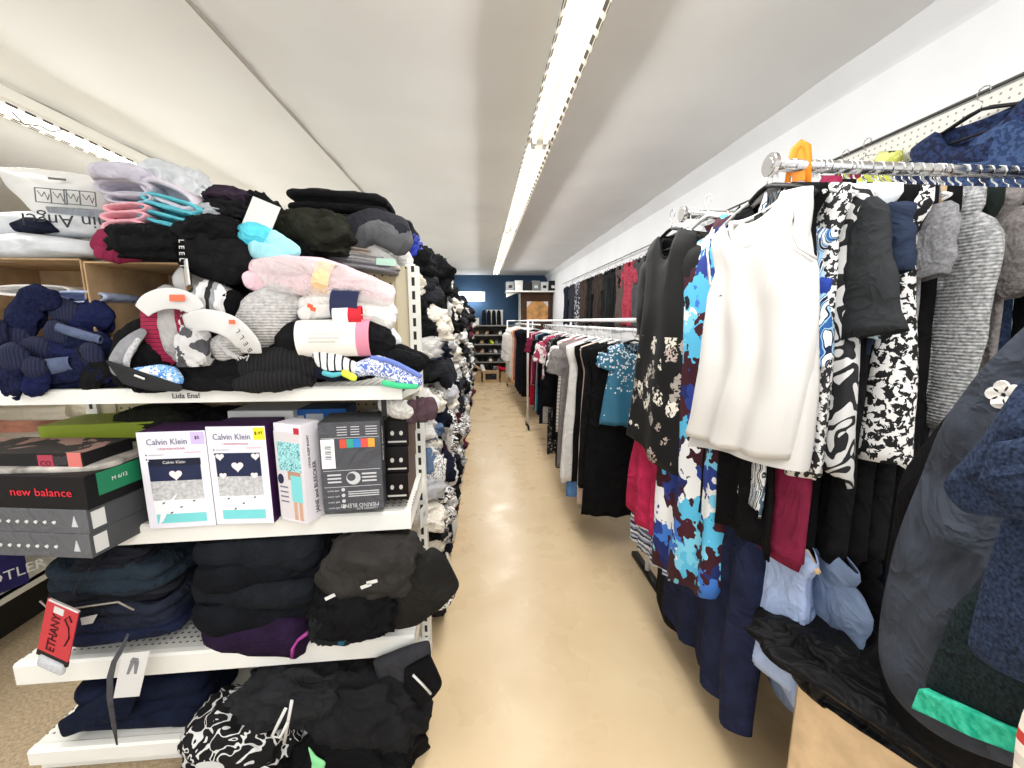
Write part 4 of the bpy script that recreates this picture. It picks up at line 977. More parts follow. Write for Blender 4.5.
carton('shoe_box', 'black carton with a red line behind the black lettered one', (80, 456, 148, 492), 1.34, .2, R(-4), BLKBOX, BLKBOX)
frect('magazine', 'glossy dark leaflet lying across the carton stack', 'leaflet', plain('pale leaflet', '9a958e', .3, .3, 20, 0), (-40, 469, 104, 475), 1.15, .26, 1, seed=111, bulge=.002, wr=.001)

# ------------------------------------------------------------------ lower shelf: jeans and black clothes
JD = denim('dark denim', '1e222e'); JB = denim('blue black denim', '1f2831'); JI = denim('indigo denim', '1c2238'); JK = denim('black denim', '1b1c22')
for i, (px, m, lb, rz) in enumerate([((44, 622, 168, 646), JI, 'indigo jeans folded flat, lowest of the denim pile', 4), ((40, 606, 172, 628), JD, 'dark denim jeans with pale stitching, second from the bottom of the pile', -3), ((42, 594, 160, 609), JK, 'black denim jeans folded in the middle of the pile', 2), ((34, 570, 166, 597), JB, 'faded blue black jeans, upper of the denim pile', -5), ((62, 556, 134, 573), JK, 'black jeans with a looped waistband, topmost of the pile', 5)]):
    frect('jeans', lb, 'jeans', m, px, 1.24, .28, 2, R(rz*1.6), seed=120+i, bulge=.012, wr=.014)
t = thing('jeans_pocket_tab', 'white triangular tag hanging out of the dark jeans', 'tag', at(88, 620, 1.22)); MB().prism([(-.02, .008), (.03, .018), (.012, -.012), (-.02, -.016)], -.001, .001, 1).build('tag_card', PAPERW, t, smooth=False)
tag(MB().tube([at(40, 601, 1.22), at(52, 612, 1.215), at(90, 606, 1.212), at(118, 602, 1.212), at(134, 610, 1.22)], .0028, 6).build('denim_seam_cord', flat('pale thread', '9a948a', .8), None), 'pale cord loop lying across the dark denim jeans', 'cord')
# red paper tag hanging from the jeans
t = thing('red_tag', 'red cardboard tag with dark script lettering hanging from the jeans', 'tag', at(58, 632, 1.16), (R(-6), R(16), R(-14)))
w_, h_ = 38*px2m(1.16), 62*px2m(1.16)
MB().box(-w_/2, w_/2, -.002, .002, -h_/2, h_/2).build('tag_card', flat('red card', 'c23a40', .55), t, smooth=False, bevel=.001)
MB().box(-w_/2, w_/2, -.0026, .0026, -h_/2-.003, -h_/2+.014).build('black_edge', INK, t, smooth=False)
MB().box(-w_*.45, w_*.5, -.0026, .0026, h_/2-.006, h_/2).build('white_edge', PAPERW, t, smooth=False)
MB().box(-.017, .017, -.0032, .0, -.01, .01).build('price_sticker', PAPERW, t, smooth=False, loc=(-.008, 0, h_*.37))
text('ETHANY', .042, t, (-.010, -.0034, -.006), (R(90), R(-90), 0), flat('maroon ink', '3c0d14'), 'lettering', sx=.74)
MB().tube([(.034, -.003, -.03), (.044, -.003, 0), (.036, -.003, .03), (.018, -.003, .05), (.03, -.003, .066), (.042, -.003, .05)], .0022, 6).build('script_flourish', flat('maroon ink', '3c0d14'), t)
MB().box(-w_*.38, w_*.42, -.008, .008, -.034, .004).build('clear_sleeve_end', clear('film end', 'd4d8de', .6), t, loc=(.0, 0, -h_/2), bevel=.006)
tag(MB().tube([at(72, 596, 1.16), at(80, 580, 1.19), at(92, 566, 1.21), at(106, 556, 1.24)], .0012, 5).build('tag_string', flat('black string', '1c1c1c'), None), 'black string holding the red tag to the jeans', 'string')
# white card with a drawing of trousers, on a ribbon
t = thing('white_tag', 'white card tag with a grey drawing of trousers on a grey ribbon', 'tag', at(131, 675, 1.17), (R(0), R(14), R(6)))
w_, h_ = 25*px2m(1.17), 58*px2m(1.17)
MB().prism([(-w_*.5, -h_*.48), (w_*.42, -h_*.42), (w_*.55, h_*.5), (-w_*.42, h_*.42)], -.001, .001, 1).build('tag_card', PAPERW, t, smooth=False)
for pts in ([(-.012, .005), (-.005, .005), (.006, .05), (-.006, .052)], [(.008, .008), (.015, .008), (.017, .045), (.004, .053)], [(-.008, .05), (.017, .045), (.014, .062), (-.002, .064)]):
    MB().prism([(x, z-.002) for x, z in pts], -.0018, -.0008, 1).build('trouser_print', flat('grey print dark', '7c7c80'), t, smooth=False)
rb = MB(); P = [at(128, 634, 1.2), at(122, 648, 1.19), at(114, 662, 1.175), at(110, 678, 1.17), at(110, 700, 1.175), at(114, 726, 1.19), at(117, 745, 1.2)]
rb.tube(P, [.004, .006, .008, .010, .010, .008, .003], 8, (1, .2), up=(0, 1, 0)); tag(rb.build('ribbon', plain('grey ribbon', '4a4a4e', .6, .1), None), 'grey ribbon dangling in front of the lower shelf lip', 'ribbon')
SW = plain('black blue sweater', '121419', .95, .2); SW2 = plain('dark slate knit', '191c21', .95, .15)
for i, (px, m, lb, rz, d) in enumerate([((194, 624, 312, 660), PURPLE, 'dark purple folded top with a magenta edge, lowest of the stack', -3, .24), ((190, 606, 318, 634), SW, 'blue black folded sweater just above the purple top', 2, .27), ((186, 586, 322, 612), SW2, 'dark slate folded sweater, third from the top', -2, .28), ((186, 566, 324, 592), SW, 'blue black folded sweater, second from the top', 3, .28), ((184, 546, 322, 574), SW2, 'dark slate folded sweater on top of the stack', -1, .26)]):
    frect('sweater', lb, 'sweater', m, px, 1.235, d, 1, R(rz*2.6), seed=130+i, bulge=.016, wr=.014, dome=.006)
tag(MB().tube([at(292, 658, 1.22), at(293, 648, 1.215), at(298, 640, 1.212), at(306, 634, 1.215), at(313, 628, 1.23)], [.006, .009, .008, .009, .006], 8, (1, .5)).build('magenta_trim', plain('magenta knit', 'b04a9c', .9, .1), None), 'magenta trim edge of the dark purple folded top', 'trim')
crect('trousers', 'charcoal trousers folded high beneath the middle shelf at the aisle end', 'trousers', plain('warm charcoal', '2e2c2a', .9, .12), (328, 536, 424, 582), 1.26, .22, 141, amp=.1, f=1.6)
crect('trousers', 'black trousers with a white fabric label under the charcoal ones', 'trousers', BLACK, (318, 572, 410, 616), 1.25, .24, 142, amp=.13)
tag(drape('trousers', '', '', plain('olive black twill', '201f1d', .92, .1), [(380, 582), (408, 568), (432, 546), (446, 556), (461, 586), (444, 604), (420, 622), (396, 628), (376, 618)], 1.22, .1, 14, .012, 6), 'olive black twill trousers spilling over the aisle end of the lower shelf', 'trousers')
crect('scarf', 'black cloth with a deep teal sheen lying at the front of the shelf', 'scarf', speckle('teal black', '0e1216', '1d5a72', 12, .62), (314, 596, 372, 633), 1.22, .12, 143, amp=.16)
for (u, v, a) in ((330, 597, -25), (372, 582, -12), (366, 586, -20)): tag(MB().box(-.016, .016, -.001, .001, -.005, .005).build('fabric_label', PAPERW, None, smooth=False, loc=at(u, v, 1.12), rot=(0, R(a), 0)), 'white fabric label among the black trousers at the aisle end', 'label', 'white labels on the black trousers')
# base shelf
NV2 = plain('ink navy twill', '141a2c', .95, .15)
for i, (px, m, lb) in enumerate([((60, 742, 200, 800), NV2, 'ink navy trousers, lowest in the navy pile on the base shelf'), ((66, 716, 206, 752), NV2, 'ink navy trousers in the middle of the navy pile on the base shelf'), ((70, 690, 200, 722), NV2, 'ink navy trousers with a loose end, top of the navy pile')]):
    frect('trousers', lb, 'trousers', m, px, 1.27, .26, 2, R((3, -4, 5)[i]), seed=150+i, bulge=.02, wr=.01)
tag(drape('trouser_leg_end', '', '', NV2, [(57, 722), (80, 708), (110, 690), (140, 690), (130, 716), (96, 726), (62, 738)], 1.25, .03, 5, .008), 'loose ink navy trouser end hanging out of the navy pile', 'trousers')
crect('skirt', 'black skirt with bold white brush print bunched on the base shelf', 'skirt', squiggle('white brush print', '0c0c0e', 'd2d2d0', 10, 4, .76, 2.2), (196, 700, 302, 748), 1.24, .22, 161, amp=.14, f=1.5)
for k, pts in enumerate(([(292, 700), (288, 722), (284, 744)], [(286, 708), (276, 728), (272, 736), (280, 738), (288, 722)])):
    tag(MB().tube([at(u, v, 1.12-.004*k) for u, v in pts], .005, 8, (1, .35), up=(0, 1, 0)).build('white_drawstring', PAPERW, None), ['white drawstring hanging straight from the brush print skirt', 'white drawstring looping beside the straight one'][k], 'drawstring')
crect('hoodie', 'grey black hoodie bunched under the lower shelf lip', 'hoodie', plain('worn charcoal', '252628', .95, .15), (246, 668, 350, 706), 1.25, .2, 162, amp=.18)
crect('trousers', 'faded black jeans heaped at the aisle end of the base shelf', 'jeans', plain('faded black', '1e1e20', .95, .12), (316, 668, 428, 730), 1.26, .25, 163, amp=.14)
tag(drape('jacket', '', '', plain('charcoal twill', '36363a', .92, .1), [(372, 660), (402, 648), (430, 640), (432, 656), (420, 684), (398, 706), (384, 700)], 1.235, .05, 9, .01, 7), 'charcoal jacket corner hanging beneath the lower shelf end', 'jacket')
tag(drape('jacket', '', '', BLACK, [(404, 668), (430, 655), (443, 684), (436, 694), (424, 704), (404, 706)], 1.21, .06, 11, .01, 7), 'black jacket sleeve with a white zip sticking into the aisle', 'jacket')
tag(MB().tube([at(413, 675, 1.172), at(422, 684, 1.172), at(431, 694, 1.175)], .004, 6).build('zip', PAPERW, None), 'white zip on the black sleeve sticking into the aisle', 'zip')
crect('trousers', 'black trousers filling the front of the base shelf', 'trousers', BLACK, (300, 706, 428, 790), 1.235, .24, 164, amp=.12)
crect('shirt', 'soft black shirt under the brush print skirt', 'shirt', BLACK2, (196, 736, 310, 800), 1.225, .2, 165, amp=.12)
tag(drape('paper_sheet', '', '', PAPERW, [(194, 764), (230, 754), (272, 768), (276, 790), (200, 790)], 1.13, .008, 2, .003), 'white paper sheet under the black shirt on the base shelf', 'paper')
tag(drape('green_wrapper', '', '', flat('mint wrapper', '8fe0a0', .5), [(308, 746), (316, 756), (326, 762), (322, 782), (310, 782), (312, 762)], 1.125, .012, 3, .003), 'mint green wrapper poking out at the bottom of the black clothes', 'wrapper')
# ------------------------------------------------------------------ hanging rails that stick out from the wall
ZB = 1.92
BARS = [(1.11, .80), (1.62, .815)]
for i, (y, x0) in enumerate(BARS):
    t = thing('hanging_rail', ['chrome hanging rail with a round end disc, orange clip and most hangers on it', 'chrome hanging rail with a round end disc above the black blossom dress'][i], 'rail', (x0, y, ZB))
    MB().tube([(0, 0, 0), (XW-x0, 0, 0)], .0165, 14).build('tube', M_CHROME, t)
    MB().tube([(-.012, 0, 0), (-.01, 0, 0), (0, 0, 0), (.003, 0, 0)], [.028, .03, .03, .028], 24).build('end_disc', M_CHROME, t, smooth=False)
    MB().box(XW-x0-.012, XW-x0, -.03, .03, -.06, .06).build('wall_bracket', M_CHROME, t, smooth=False, bevel=.003)
    t = thing('hanging_rail', ['lower chrome rail hidden among the trousers and pale blue shirt', 'lower chrome rail behind the rose red trousers'][i], 'rail', (x0+.06, y, .97))
    MB().tube([(0, 0, 0), (XW-x0-.06, 0, 0)], .0165, 14).build('tube', M_CHROME, t)
    MB().box(XW-x0-.072, XW-x0-.06, -.03, .03, -.06, .06).build('wall_bracket', M_CHROME, t, smooth=False, bevel=.003)
HZ = ZB+.017
def bg(nm, label, cat, m, x, bar=0, yaw=0, roll=0, dy=0, lower=False, pitch=0, **kw):
    """garment on a wall rail: hanger plane across the rail"""
    z = (.97 if lower else ZB)+.017
    return garment(nm, label, cat, m, (x, BARS[bar][0]+dy, z), (R(roll), R(pitch), R(-90+yaw)), **kw)
# the front of each garment looks towards the aisle (-x)
SILK = plain('ivory satin', 'dbd9d6', .55, .015, 5, .1, 60, .35)
wt = bg('sleeveless_top', 'ivory white sleeveless top hanging at the aisle end of the chrome rail', 'top', SILK, .738, 0, yaw=7, roll=0, dy=-.005, pitch=-10,
        W=.16, L=.645, D=.045, hemw=.195, z0=-.14, lean=-.12, nw=.088, drop=.10, folds=.017, K=42, seed=3, hem=.012, hemtilt=-.12, collar=(SILK, .007), hang=None, nT=72, nZ=40, wtab=[(0, .165), (.05, .16), (.18, .142), (.3, .172), (.6, .182), (1, .195)])
# its inside back with label, armhole edge, back hem
MB().box(-.012, .012, .006, .012, -.185, -.155).build('size_label', INK, wt, smooth=False, bevel=.001)
MB().box(.03, .05, .004, .010, -.178, -.158).build('care_label', flat('dark grey label', '3a3a3c'), wt, smooth=False, bevel=.001)
for sd in (-1, 1):
    MB().tube([(sd*.158, -.02, -.17), (sd*.150, -.034, -.21), (sd*.142, -.038, -.255), (sd*.150, -.03, -.30), (sd*.166, -.0, -.33)], .004, 8).build('armhole_edge', SILK, wt)
bh = garment_mesh(z0=-.15, lean=-.12, W=.165, L=.672, D=.04, hemw=.2, nw=.08, drop=.02, folds=.010, K=30, seed=5, hem=.01, nT=60, nZ=30, wtab=[(0, .12), (.2, .14), (1, .21)]).build('back_panel', SILK, wt, loc=(0, .02, 0))
hanger('white plastic', (.805, 1.11, HZ), (0, 0, R(-83)), 'white plastic hanger inside the ivory sleeveless top')
hanger('white plastic', (.80+.03, 1.11, HZ), (0, R(0), R(-76)), 'empty white plastic hanger just behind the ivory sleeveless top')
hanger('black plastic', (.79, 1.11, HZ), (0, 0, R(-95)), 'black hanger whose shoulders show in the neck of the ivory top')
# orange clip hanging over the rail
t = thing('orange_clip', 'bright orange plastic loop clipped over the chrome rail end', 'clip', (.875, 1.11, ZB), (0, 0, R(-35)))
pts = [(-.022, 0, -.05), (-.018, 0, .01), (-.012, 0, .045), (0, 0, .056), (.014, 0, .045), (.02, 0, .012), (.026, 0, -.05)]
MB().tube(pts, [.007, .009, .011, .012, .011, .009, .007], 10, (1, .5), up=(0, 1, 0)).build('loop', flat('orange plastic', 'f08a1e', .45), t)
MB().prism([(-.018, -.04), (-.014, .03), (0, .05), (.016, .03), (.022, -.04)], -.002, .002, 1).build('web', flat('orange plastic', 'f08a1e'), t, smooth=False)
M_BTX = speckle('black white bouclé', '2c2c2e', 'e6e6e4', 75, .49, 2)
M_BRUSH = squiggle('brush stroke print', 'eef1f4', '1d232d', 8, 3.2, .62, 1.2)
M_BRUSHB = blotch('blue brush print', ['e9f0f5', '20242c', 'c9e2f0', '151a20', 'eef2f5', '7fb6d8'], 20, 1.2)
M_SQUIG = squiggle('white maze print', 'd8d8d8', '232326', 9, 5, .55, 1.0)
M_SPK = speckle('ragged speckle print', '161617', 'e6e5e4', 62, .5, 4, .6)
M_KNITG = heather('grey marl knit', '787a7c', 'b4b5b6', 130, True)
M_LEAF = leaf('blue leaf print', ['0f1a33', 'e7eef4', '2b5e9e', '9cc4e2', '11203e', 'f2f5f7'], 8)
M_ORCH = sparse('tropical royal blue', '24409a', ['e6c23c', 'd84a86', 'f2f2f0', '2e9ad0'], 14, .4, .5)
M_LBK = heather('icy knit', '8fb4bd', 'c2dde2', 120)
ub = [  # upper rail 1, aisle outwards: x, name, label, cat, mat, kwargs
 (.822, 'tunic', 'royal blue tropical print tunic close behind the ivory top', 'tunic', M_ORCH, dict(W=.19, L=.52, D=.014, hemw=.195, z0=-.3, seed=11)),
 (.808, 'blouse', 'black top with cap sleeves close behind the ivory top', 'top', BLACK, dict(W=.195, L=.42, D=.022, seed=12)),
 (.832, 'blouse', 'blue and white leaf print blouse between the black top and the boucle jacket', 'blouse', M_LEAF, dict(W=.2, L=.33, D=.03, hemw=.225, z0=-.2, nw=.12, seed=13)),
 (.858, 'jacket', 'black and white boucle jacket without sleeves, second plain print from the aisle', 'jacket', M_BTX, dict(W=.21, L=.76, D=.024, hemw=.215, seed=14)),
 (.91, 'tunic', 'white tunic with black maze lines and a charcoal sleeve', 'tunic', M_SQUIG, dict(W=.205, L=.745, D=.055, hemw=.25, seed=15, sleeve='elbow', sl=.33, so_=.2, sr=(.06, .085), sf=.25, sm=plain('charcoal crepe', '2f3133', .9, .08))),
 (.935, 'blouse', 'pale blue and black brush print blouse beside the charcoal sleeve', 'blouse', M_BRUSHB, dict(W=.215, L=.38, D=.022, seed=16)),
 (.955, 'shirt', 'slate navy shirt with a wide short sleeve', 'shirt', plain('slate navy', '2a3346', .9, .1), dict(W=.2, L=.42, D=.022, seed=17, sleeve='short', sl=.17, so_=.15)),
 (1.03, 'dress', 'long ragged black and white speckled dress on the chrome rail', 'dress', M_SPK, dict(W=.22, L=.72, D=.055, hemw=.25, seed=18)),
 (1.09, 'T-shirt', 'grey T-shirt with a hanging short sleeve beside the speckled dress', 'T-shirt', GREY, dict(W=.205, L=.5, D=.022, seed=19, sleeve='short', sl=.17, so_=.12)),
 (1.112, 'dress', 'long beige dress showing as a narrow strip beside the speckled dress', 'dress', BEIGE, dict(W=.18, L=.72, D=.018, seed=20)),
 (1.135, 'cardigan', 'black cardigan showing as a narrow strip beside the grey marl knit', 'cardigan', BLACK2, dict(W=.2, L=.8, D=.02, seed=21)),
 (1.18, 'cardigan', 'long grey marl knit cardigan hanging between black garments', 'cardigan', M_KNITG, dict(W=.22, L=.76, D=.03, seed=22, sleeve='long', sl=.54, so_=.05)),
 (1.225, 'jacket', 'black green jacket between the grey knit and the taupe T-shirt', 'jacket', plain('black green', '1a211f', .92, .15), dict(W=.215, L=.7, D=.022, seed=23)),
 (1.27, 'T-shirt', 'taupe grey T-shirt with a wide drooping sleeve', 'T-shirt', heather('taupe jersey', '6b6663', '868180'), dict(W=.22, L=.5, D=.024, seed=24, sleeve='short', sl=.21)),
 (1.3, 'cardigan', 'dark navy knit cardigan beside the taupe T-shirt', 'cardigan', heather('ink knit', '161f2e', '25324a', 140), dict(W=.22, L=.75, D=.024, seed=25)),
 (1.325, 'blouse', 'icy blue blouse at the far end of the chrome rail', 'blouse', M_LBK, dict(W=.22, L=.62, D=.02, seed=26)),
 (1.355, 'coat', 'black coat nearest the wall on the chrome rail', 'coat', BLACK, dict(W=.23, L=.9, D=.03, seed=27, sleeve='long')),
]
for x, nm, lb, cat, m, kw in ub:
    hk = random.choice(['white plastic', 'wire', 'white plastic', 'grey plastic', 'black plastic'])
    bg(nm.replace('T-shirt', 'tee_shirt'), lb, cat, m, x, 0, yaw=random.uniform(-5, 5), dy=random.uniform(-.012, .012), hang=hk, hlabel='%s hanger of the %s' % (hk, ' '.join(lb.split()[:7])), **kw)
# extra hooks of garments deeper on the rail
for i in range(9):
    x = 1.37+i*.038
    hanger(['white plastic', 'wire', 'grey plastic'][i % 3], (x, 1.11, HZ), (0, 0, R(-90+random.uniform(-8, 8))), '%s hanger among those crowded at the wall end of the chrome rail' % ['white plastic', 'wire', 'grey plastic'][i % 3], 'hangers crowded at the wall end of the rail')
for i in range(7):
    x = 1.37+i*.05
    m = [BLACK, plain('rust cloth', 'a4593a', .9, .1), NAVY, LGREY, BLACK2, CREAM, CHAR][i]
    bg('jacket', '%s jacket crowded at the wall end of the chrome rail' % ['black', 'rust', 'navy', 'pale grey', 'soft black', 'cream', 'charcoal'][i], 'jacket', m, x, 0, W=.21, L=.8, D=.026, seed=30+i, key='jk%d' % (i % 3), sleeve='long')
# long things that show below the ivory top
bg('skirt', 'black pleated skirt showing below the hem of the ivory top', 'skirt', BLACK, .81, 0, dy=.04, W=.14, L=1.02, D=.02, hemw=.17, seed=41, folds=.018, K=60)
bg('scarf', 'white scarf with dark palm leaf print below the ivory top', 'scarf', leaf('palm print', ['10151f', 'eef2f4', '1d2a3c', 'f3f5f6', '4a6478'], 9), .80, 0, dy=-.04, W=.05, L=.9, D=.02, seed=42, nw=.03)
bg('skirt', 'burgundy straight skirt below the hem of the ivory top', 'skirt', BURG, .848, 0, dy=-.05, W=.12, L=1.0, D=.024, hemw=.145, seed=43, folds=.004)
bg('trousers', 'black trousers just behind the burgundy skirt', 'trousers', BLACK, .905, 0, dy=-.03, W=.12, L=1.06, D=.03, hemw=.13, seed=44, folds=.006)
for i in range(5):
    bg('dress', 'long black dress filling the dark gap under the maze tunic', 'dress', BLACK if i % 2 else BLACK2, .96+i*.055, 0, group='long black dresses under the maze tunic', W=.2, L=.98+.03*(i % 3), D=.04, hemw=.2, seed=46+i, key='ld%d' % (i % 2))
# lower rail 1
trousers('trousers', 'long navy trousers hanging lowest at the aisle side', NAVY2, (.875, 1.40, .93), (0, 0, R(-84)), W=.19, L=.70, seed=51, hemw=.125, D=.05)
trousers('trousers', 'slim navy trousers hanging close in front of the long navy ones', NAVY2, (.85, 1.17, .95), (0, 0, R(-95)), W=.12, L=.74, seed=52, hemw=.075, D=.045)
SHB = plain('sky blue shirting', 'a8badf', .8, .05, 12, .3)
bg('shirt', 'pale blue shirt hanging low behind the cardboard box', 'shirt', SHB, .915, 0, yaw=-10, dy=-.02, lower=True, W=.19, L=.46, D=.05, seed=53, folds=.024, hemw=.2, hang='wooden', hlabel='pale wooden hanger holding the pale blue shirt')
bg('shirt', 'blue grey chambray shirt close behind the pale blue one', 'shirt', plain('grey blue chambray', '71829e', .85, .08), .975, 0, yaw=-6, dy=-.05, lower=True, W=.2, L=.55, D=.04, seed=54, sleeve='elbow', sl=.34, so_=.06)
bg('blouse', 'white and blue print blouse hem low beside the navy trousers', 'blouse', LBLUE, .875, 0, lower=True, W=.17, L=.46, D=.03, seed=55, dy=-.02)
for i in range(5):
    bg('jacket', 'dark navy jacket on the lower rail behind the chambray shirt', 'jacket', NAVY if i % 2 else BLACK, 1.06+i*.07, 0, lower=True, group='dark navy jackets on the lower rail', W=.21, L=.6, D=.04, seed=56, key='lj', sleeve='long')
# ------------------------------------------------------------------ rail 2
M_BFLO = sparse('black blossom print', '121213', ['d9d4c6', 'b9a9a0', 'e8e4d8', 'a8a098'], 15, .44, .75, 5, -2, -.5)
M_BFLO2 = sparse('dusky blossom print', '2a2623', ['c9a89c', '8a7a64', 'd8cfc4', '6d2f3c'], 13, .42, .6)
bg('dress', 'black dress with pale blossoms along its hem at the end of the second rail', 'dress', M_BFLO, .768, 1, yaw=5, W=.18, L=.92, D=.055, hemw=.25, seed=61, nw=.07, drop=.1, sleeve='elbow', sl=.36, folds=.014, K=22, collar=(plain('black edge', '151515'), .005), hang='black plastic', hlabel='black hanger inside the black blossom dress', nT=60, nZ=34)
bg('trousers', 'rose red trousers with paisley hem under the black blossom dress', 'trousers', ROSE, .77, 1, dy=.12, W=.12, L=.82, z0=-.55, D=.03, hemw=.17, seed=62, folds=.014, K=50)
M_PAIS = squiggle('navy paisley border', 'dfe3ea', '34466f', 16, 6, .5, .8)
bg('skirt', 'navy and white paisley skirt border below the rose red cloth', 'skirt', stripes('paisley border', ['2a3658', 'c6cede', '57688f', 'eceff3', '2a3658', '8f9cba', 'dfe4ec'], .085, 2, .035), .805, 1, dy=.11, W=.13, L=.95, z0=-.6, D=.03, hemw=.2, seed=63, folds=.014, K=50)
bg('blouse', 'black blouse with dusky pink blossoms between the black dress and the ivory top', 'blouse', M_BFLO2, .835, 1, dy=-.03, W=.2, L=.8, D=.03, seed=64, sleeve='elbow', hang='white plastic', hlabel='white hanger of the dusky blossom blouse')
M_BLUF = blotch('blue and wine blossom print', ['1c2a66', '5cbde6', '3c1622', 'f0f2f4', '3f79cf', '3c1622', '7fd0ee', '2a3f8e', '451a26'], 13, 1.3)
bg('dress', 'long dress in sky blue, white and wine blossom print beside the ivory top', 'dress', M_BLUF, .80, 1, dy=-.20, yaw=4, W=.2, L=1.36, D=.05, hemw=.225, hemtilt=.3, seed=65, folds=.016, hang='white plastic', hlabel='white hanger of the sky blue blossom dress')
bg('blouse', 'wine and blue satin blouse above the blossom dress on the second rail', 'blouse', blotch('wine blue satin', ['3b1526', '2b3a9a', '4b1a30', '1f2a6c', '3b1526'], 7, 1), .87, 1, dy=-.02, W=.2, L=.55, D=.03, seed=66, sleeve='short', hang='white plastic', hlabel='white hanger of the wine and blue satin blouse')
for i in range(9):
    m = [BLACK, NAVY, WHITE, BURG, CHAR, BLUE, BLACK2, LGREY, OLIVE][i]
    bg('blouse', '%s blouse on the second rail behind the satin blouse' % ['black', 'navy', 'white', 'burgundy', 'charcoal', 'blue', 'soft black', 'pale grey', 'olive'][i], 'blouse', m, .91+i*.08, 1, W=.2, L=.75, D=.03, seed=70+i, key='b2%d' % (i % 3), sleeve='short', hang='white plastic', hlabel='white hanger on the second rail, one of the row behind the satin blouse', hgroup='white hangers on the second rail')
for i in range(6):
    bg('trousers', 'dark trousers on the lower second rail', 'trousers', NAVY if i % 2 else BLACK, .88+i*.1, 1, lower=True, group='dark trousers on the lower second rail', W=.17, L=.75, D=.04, hemw=.15, seed=80, key='lt')
# ------------------------------------------------------------------ garments on the pegboard and the wall rail
XWG = XW-.06
def wg(nm, label, cat, m, u, v, W, L, zr=None, hk='black plastic', group=None, **kw):
    p = atx(u, v, XWG)
    return garment(nm, label, cat, m, (XWG, p.y, p.z if zr is None else zr), (0, 0, R(-90+kw.pop('yaw', 0))), group=group, hang=hk, hlabel='%s hanger of the %s' % (hk, ' '.join(label.split()[:8])), W=W, L=L, D=kw.pop('D', .026), **kw)
wg('lace_top', 'navy lace top hung high on the white pegboard', 'top', speckle('navy lace', '111b36', '22335a', 70, .5), 985, 86, .2, .5, seed=91, sleeve='short', sl=.3, nw=.1, drop=.1, yaw=4)
wg('lace_top', 'blue lace top at the edge of the pegboard, next to the navy one', 'top', speckle('blue lace', '22365c', '3a5078', 70, .5), 1062, 66, .2, .5, seed=92, sleeve='short')
LIME = blotch('lime black print', ['c9cf5a', 'd6d98a', '2a2a20', 'c3c85e', 'b9c04e'], 22)
wg('blouse', 'lime and black print blouse on the pegboard above the chrome rail', 'blouse', LIME, 868, 138, .16, .5, seed=93, hk='wire')
wg('blouse', 'wine red blouse low on the pegboard behind the chrome rail', 'blouse', BURG, 846, 150, .16, .5, seed=94, hk='wire')
M_LACE = speckle('raspberry lace', '8f1a30', 'b03a50', 60, .52)
far = [(567, NAVY, 'navy blue jacket, farthest on the wall rail', 'jacket'), (573, CHAR, 'charcoal jacket, second from the far end of the wall rail', 'jacket'), (579, speckle('wall print', '1f2028', 'b9b9c4', 30, .55), 'black and grey print blouse on the wall rail', 'blouse'), (585, BROWN, 'dark brown blouse between print blouse and black top on the wall rail', 'blouse'),
       (591, BLACK, 'black top with a pink strap on the wall rail', 'top'), (599, plain('umber lace', '352c28', .9, .15), 'umber lace blouse before the gap on the wall rail', 'blouse'), (609, plain('bottle black', '181d1b', .9, .1), 'bottle black coat after the gap on the wall rail', 'coat'), (616, BLACK, 'black coat close to the bottle black one on the wall rail', 'coat'),
       (622, plain('mole brown', '584a46', .9, .1), 'mole brown blouse beside the raspberry lace', 'blouse'), (631, M_LACE, 'raspberry red lace dress on the wall rail', 'dress'), (641, plain('iron grey', '4a4a4c', .9, .1), 'iron grey blouse beside the raspberry lace', 'blouse'), (652, BLACK, 'black blouse on the wall rail nearest the black blossom dress', 'blouse'), (664, CHAR, 'charcoal blouse on the wall rail behind the black blossom dress', 'blouse'), (680, BLACK2, 'soft black coat on the wall rail behind the second chrome rail', 'coat')]
for i, (u, m, lb, cat) in enumerate(far):
    wg(cat, lb, cat, m, u, 262, .2, .74, zr=2.25+.006, hk='wire', seed=100+i, sleeve='short' if i % 2 else None, key='wf%d' % (i % 4))
# ------------------------------------------------------------------ rolling racks down the aisle
def rack(label, x, y0, y1, z, xl, xr, near=True):
    t = thing('garment_rack', label, 'clothes rack', (x, (y0+y1)/2, 0)); h = (y1-y0)/2
    for dx, dz in ((-.07, 0), (.07, 0), (0, -.062)): MB().tube([(dx, -h, z+dz), (dx, h, z+dz)], .013, 10).build('hanging_bar', M_PIPEW, t)
    for yy in ((-h, h) if near else (h,)):
        MB().tube([(xl-x, yy, z), (xr-x, yy, z)], .014, 10).build('cross_bar', M_PIPEW, t)
        MB().tube([(xl-x, yy, z-.16), (xr-x, yy, z-.16)], .010, 10).build('cross_bar', M_PIPEW, t)
        for xx in (xl-x, xr-x):
            MB().tube([(xx, yy, .05), (xx, yy, z+.01)], .015, 10).build('post', M_PIPEW, t)
            MB().tube([(xx, yy-.16, .05), (xx, yy+.16, .05)], .014, 8).build('foot', M_BLACKP, t)
            for q in (-.14, .14): MB().tube([(xx-.012, yy+q, .022), (xx+.012, yy+q, .022)], .022, 12).build('caster', M_BLACKP, t)
    return t
rack('white pipe rolling rack with a tall post standing in the aisle', .93, 2.2, 5.5, 1.505, .655, 1.25, False)
t = thing('rack_stand', 'white pipe stand carrying the near end of the rolling rack', 'stand', (.98, 2.12, 0)); MB().tube([(0, 0, .0), (0, 0, 1.5)], .015, 10).build('post', M_PIPEW, t); MB().tube([(-.08, .0, 1.5), (.05, 0, 1.5)], .014, 10).build('cross_bar', M_PIPEW, t); MB().box(-.02, .02, -.2, .2, 0, .03).build('foot', M_BLACKP, t)
rack('white pipe rolling rack standing farthest down the aisle', .88, 5.9, 9.2, 1.505, .62, 1.2, False)
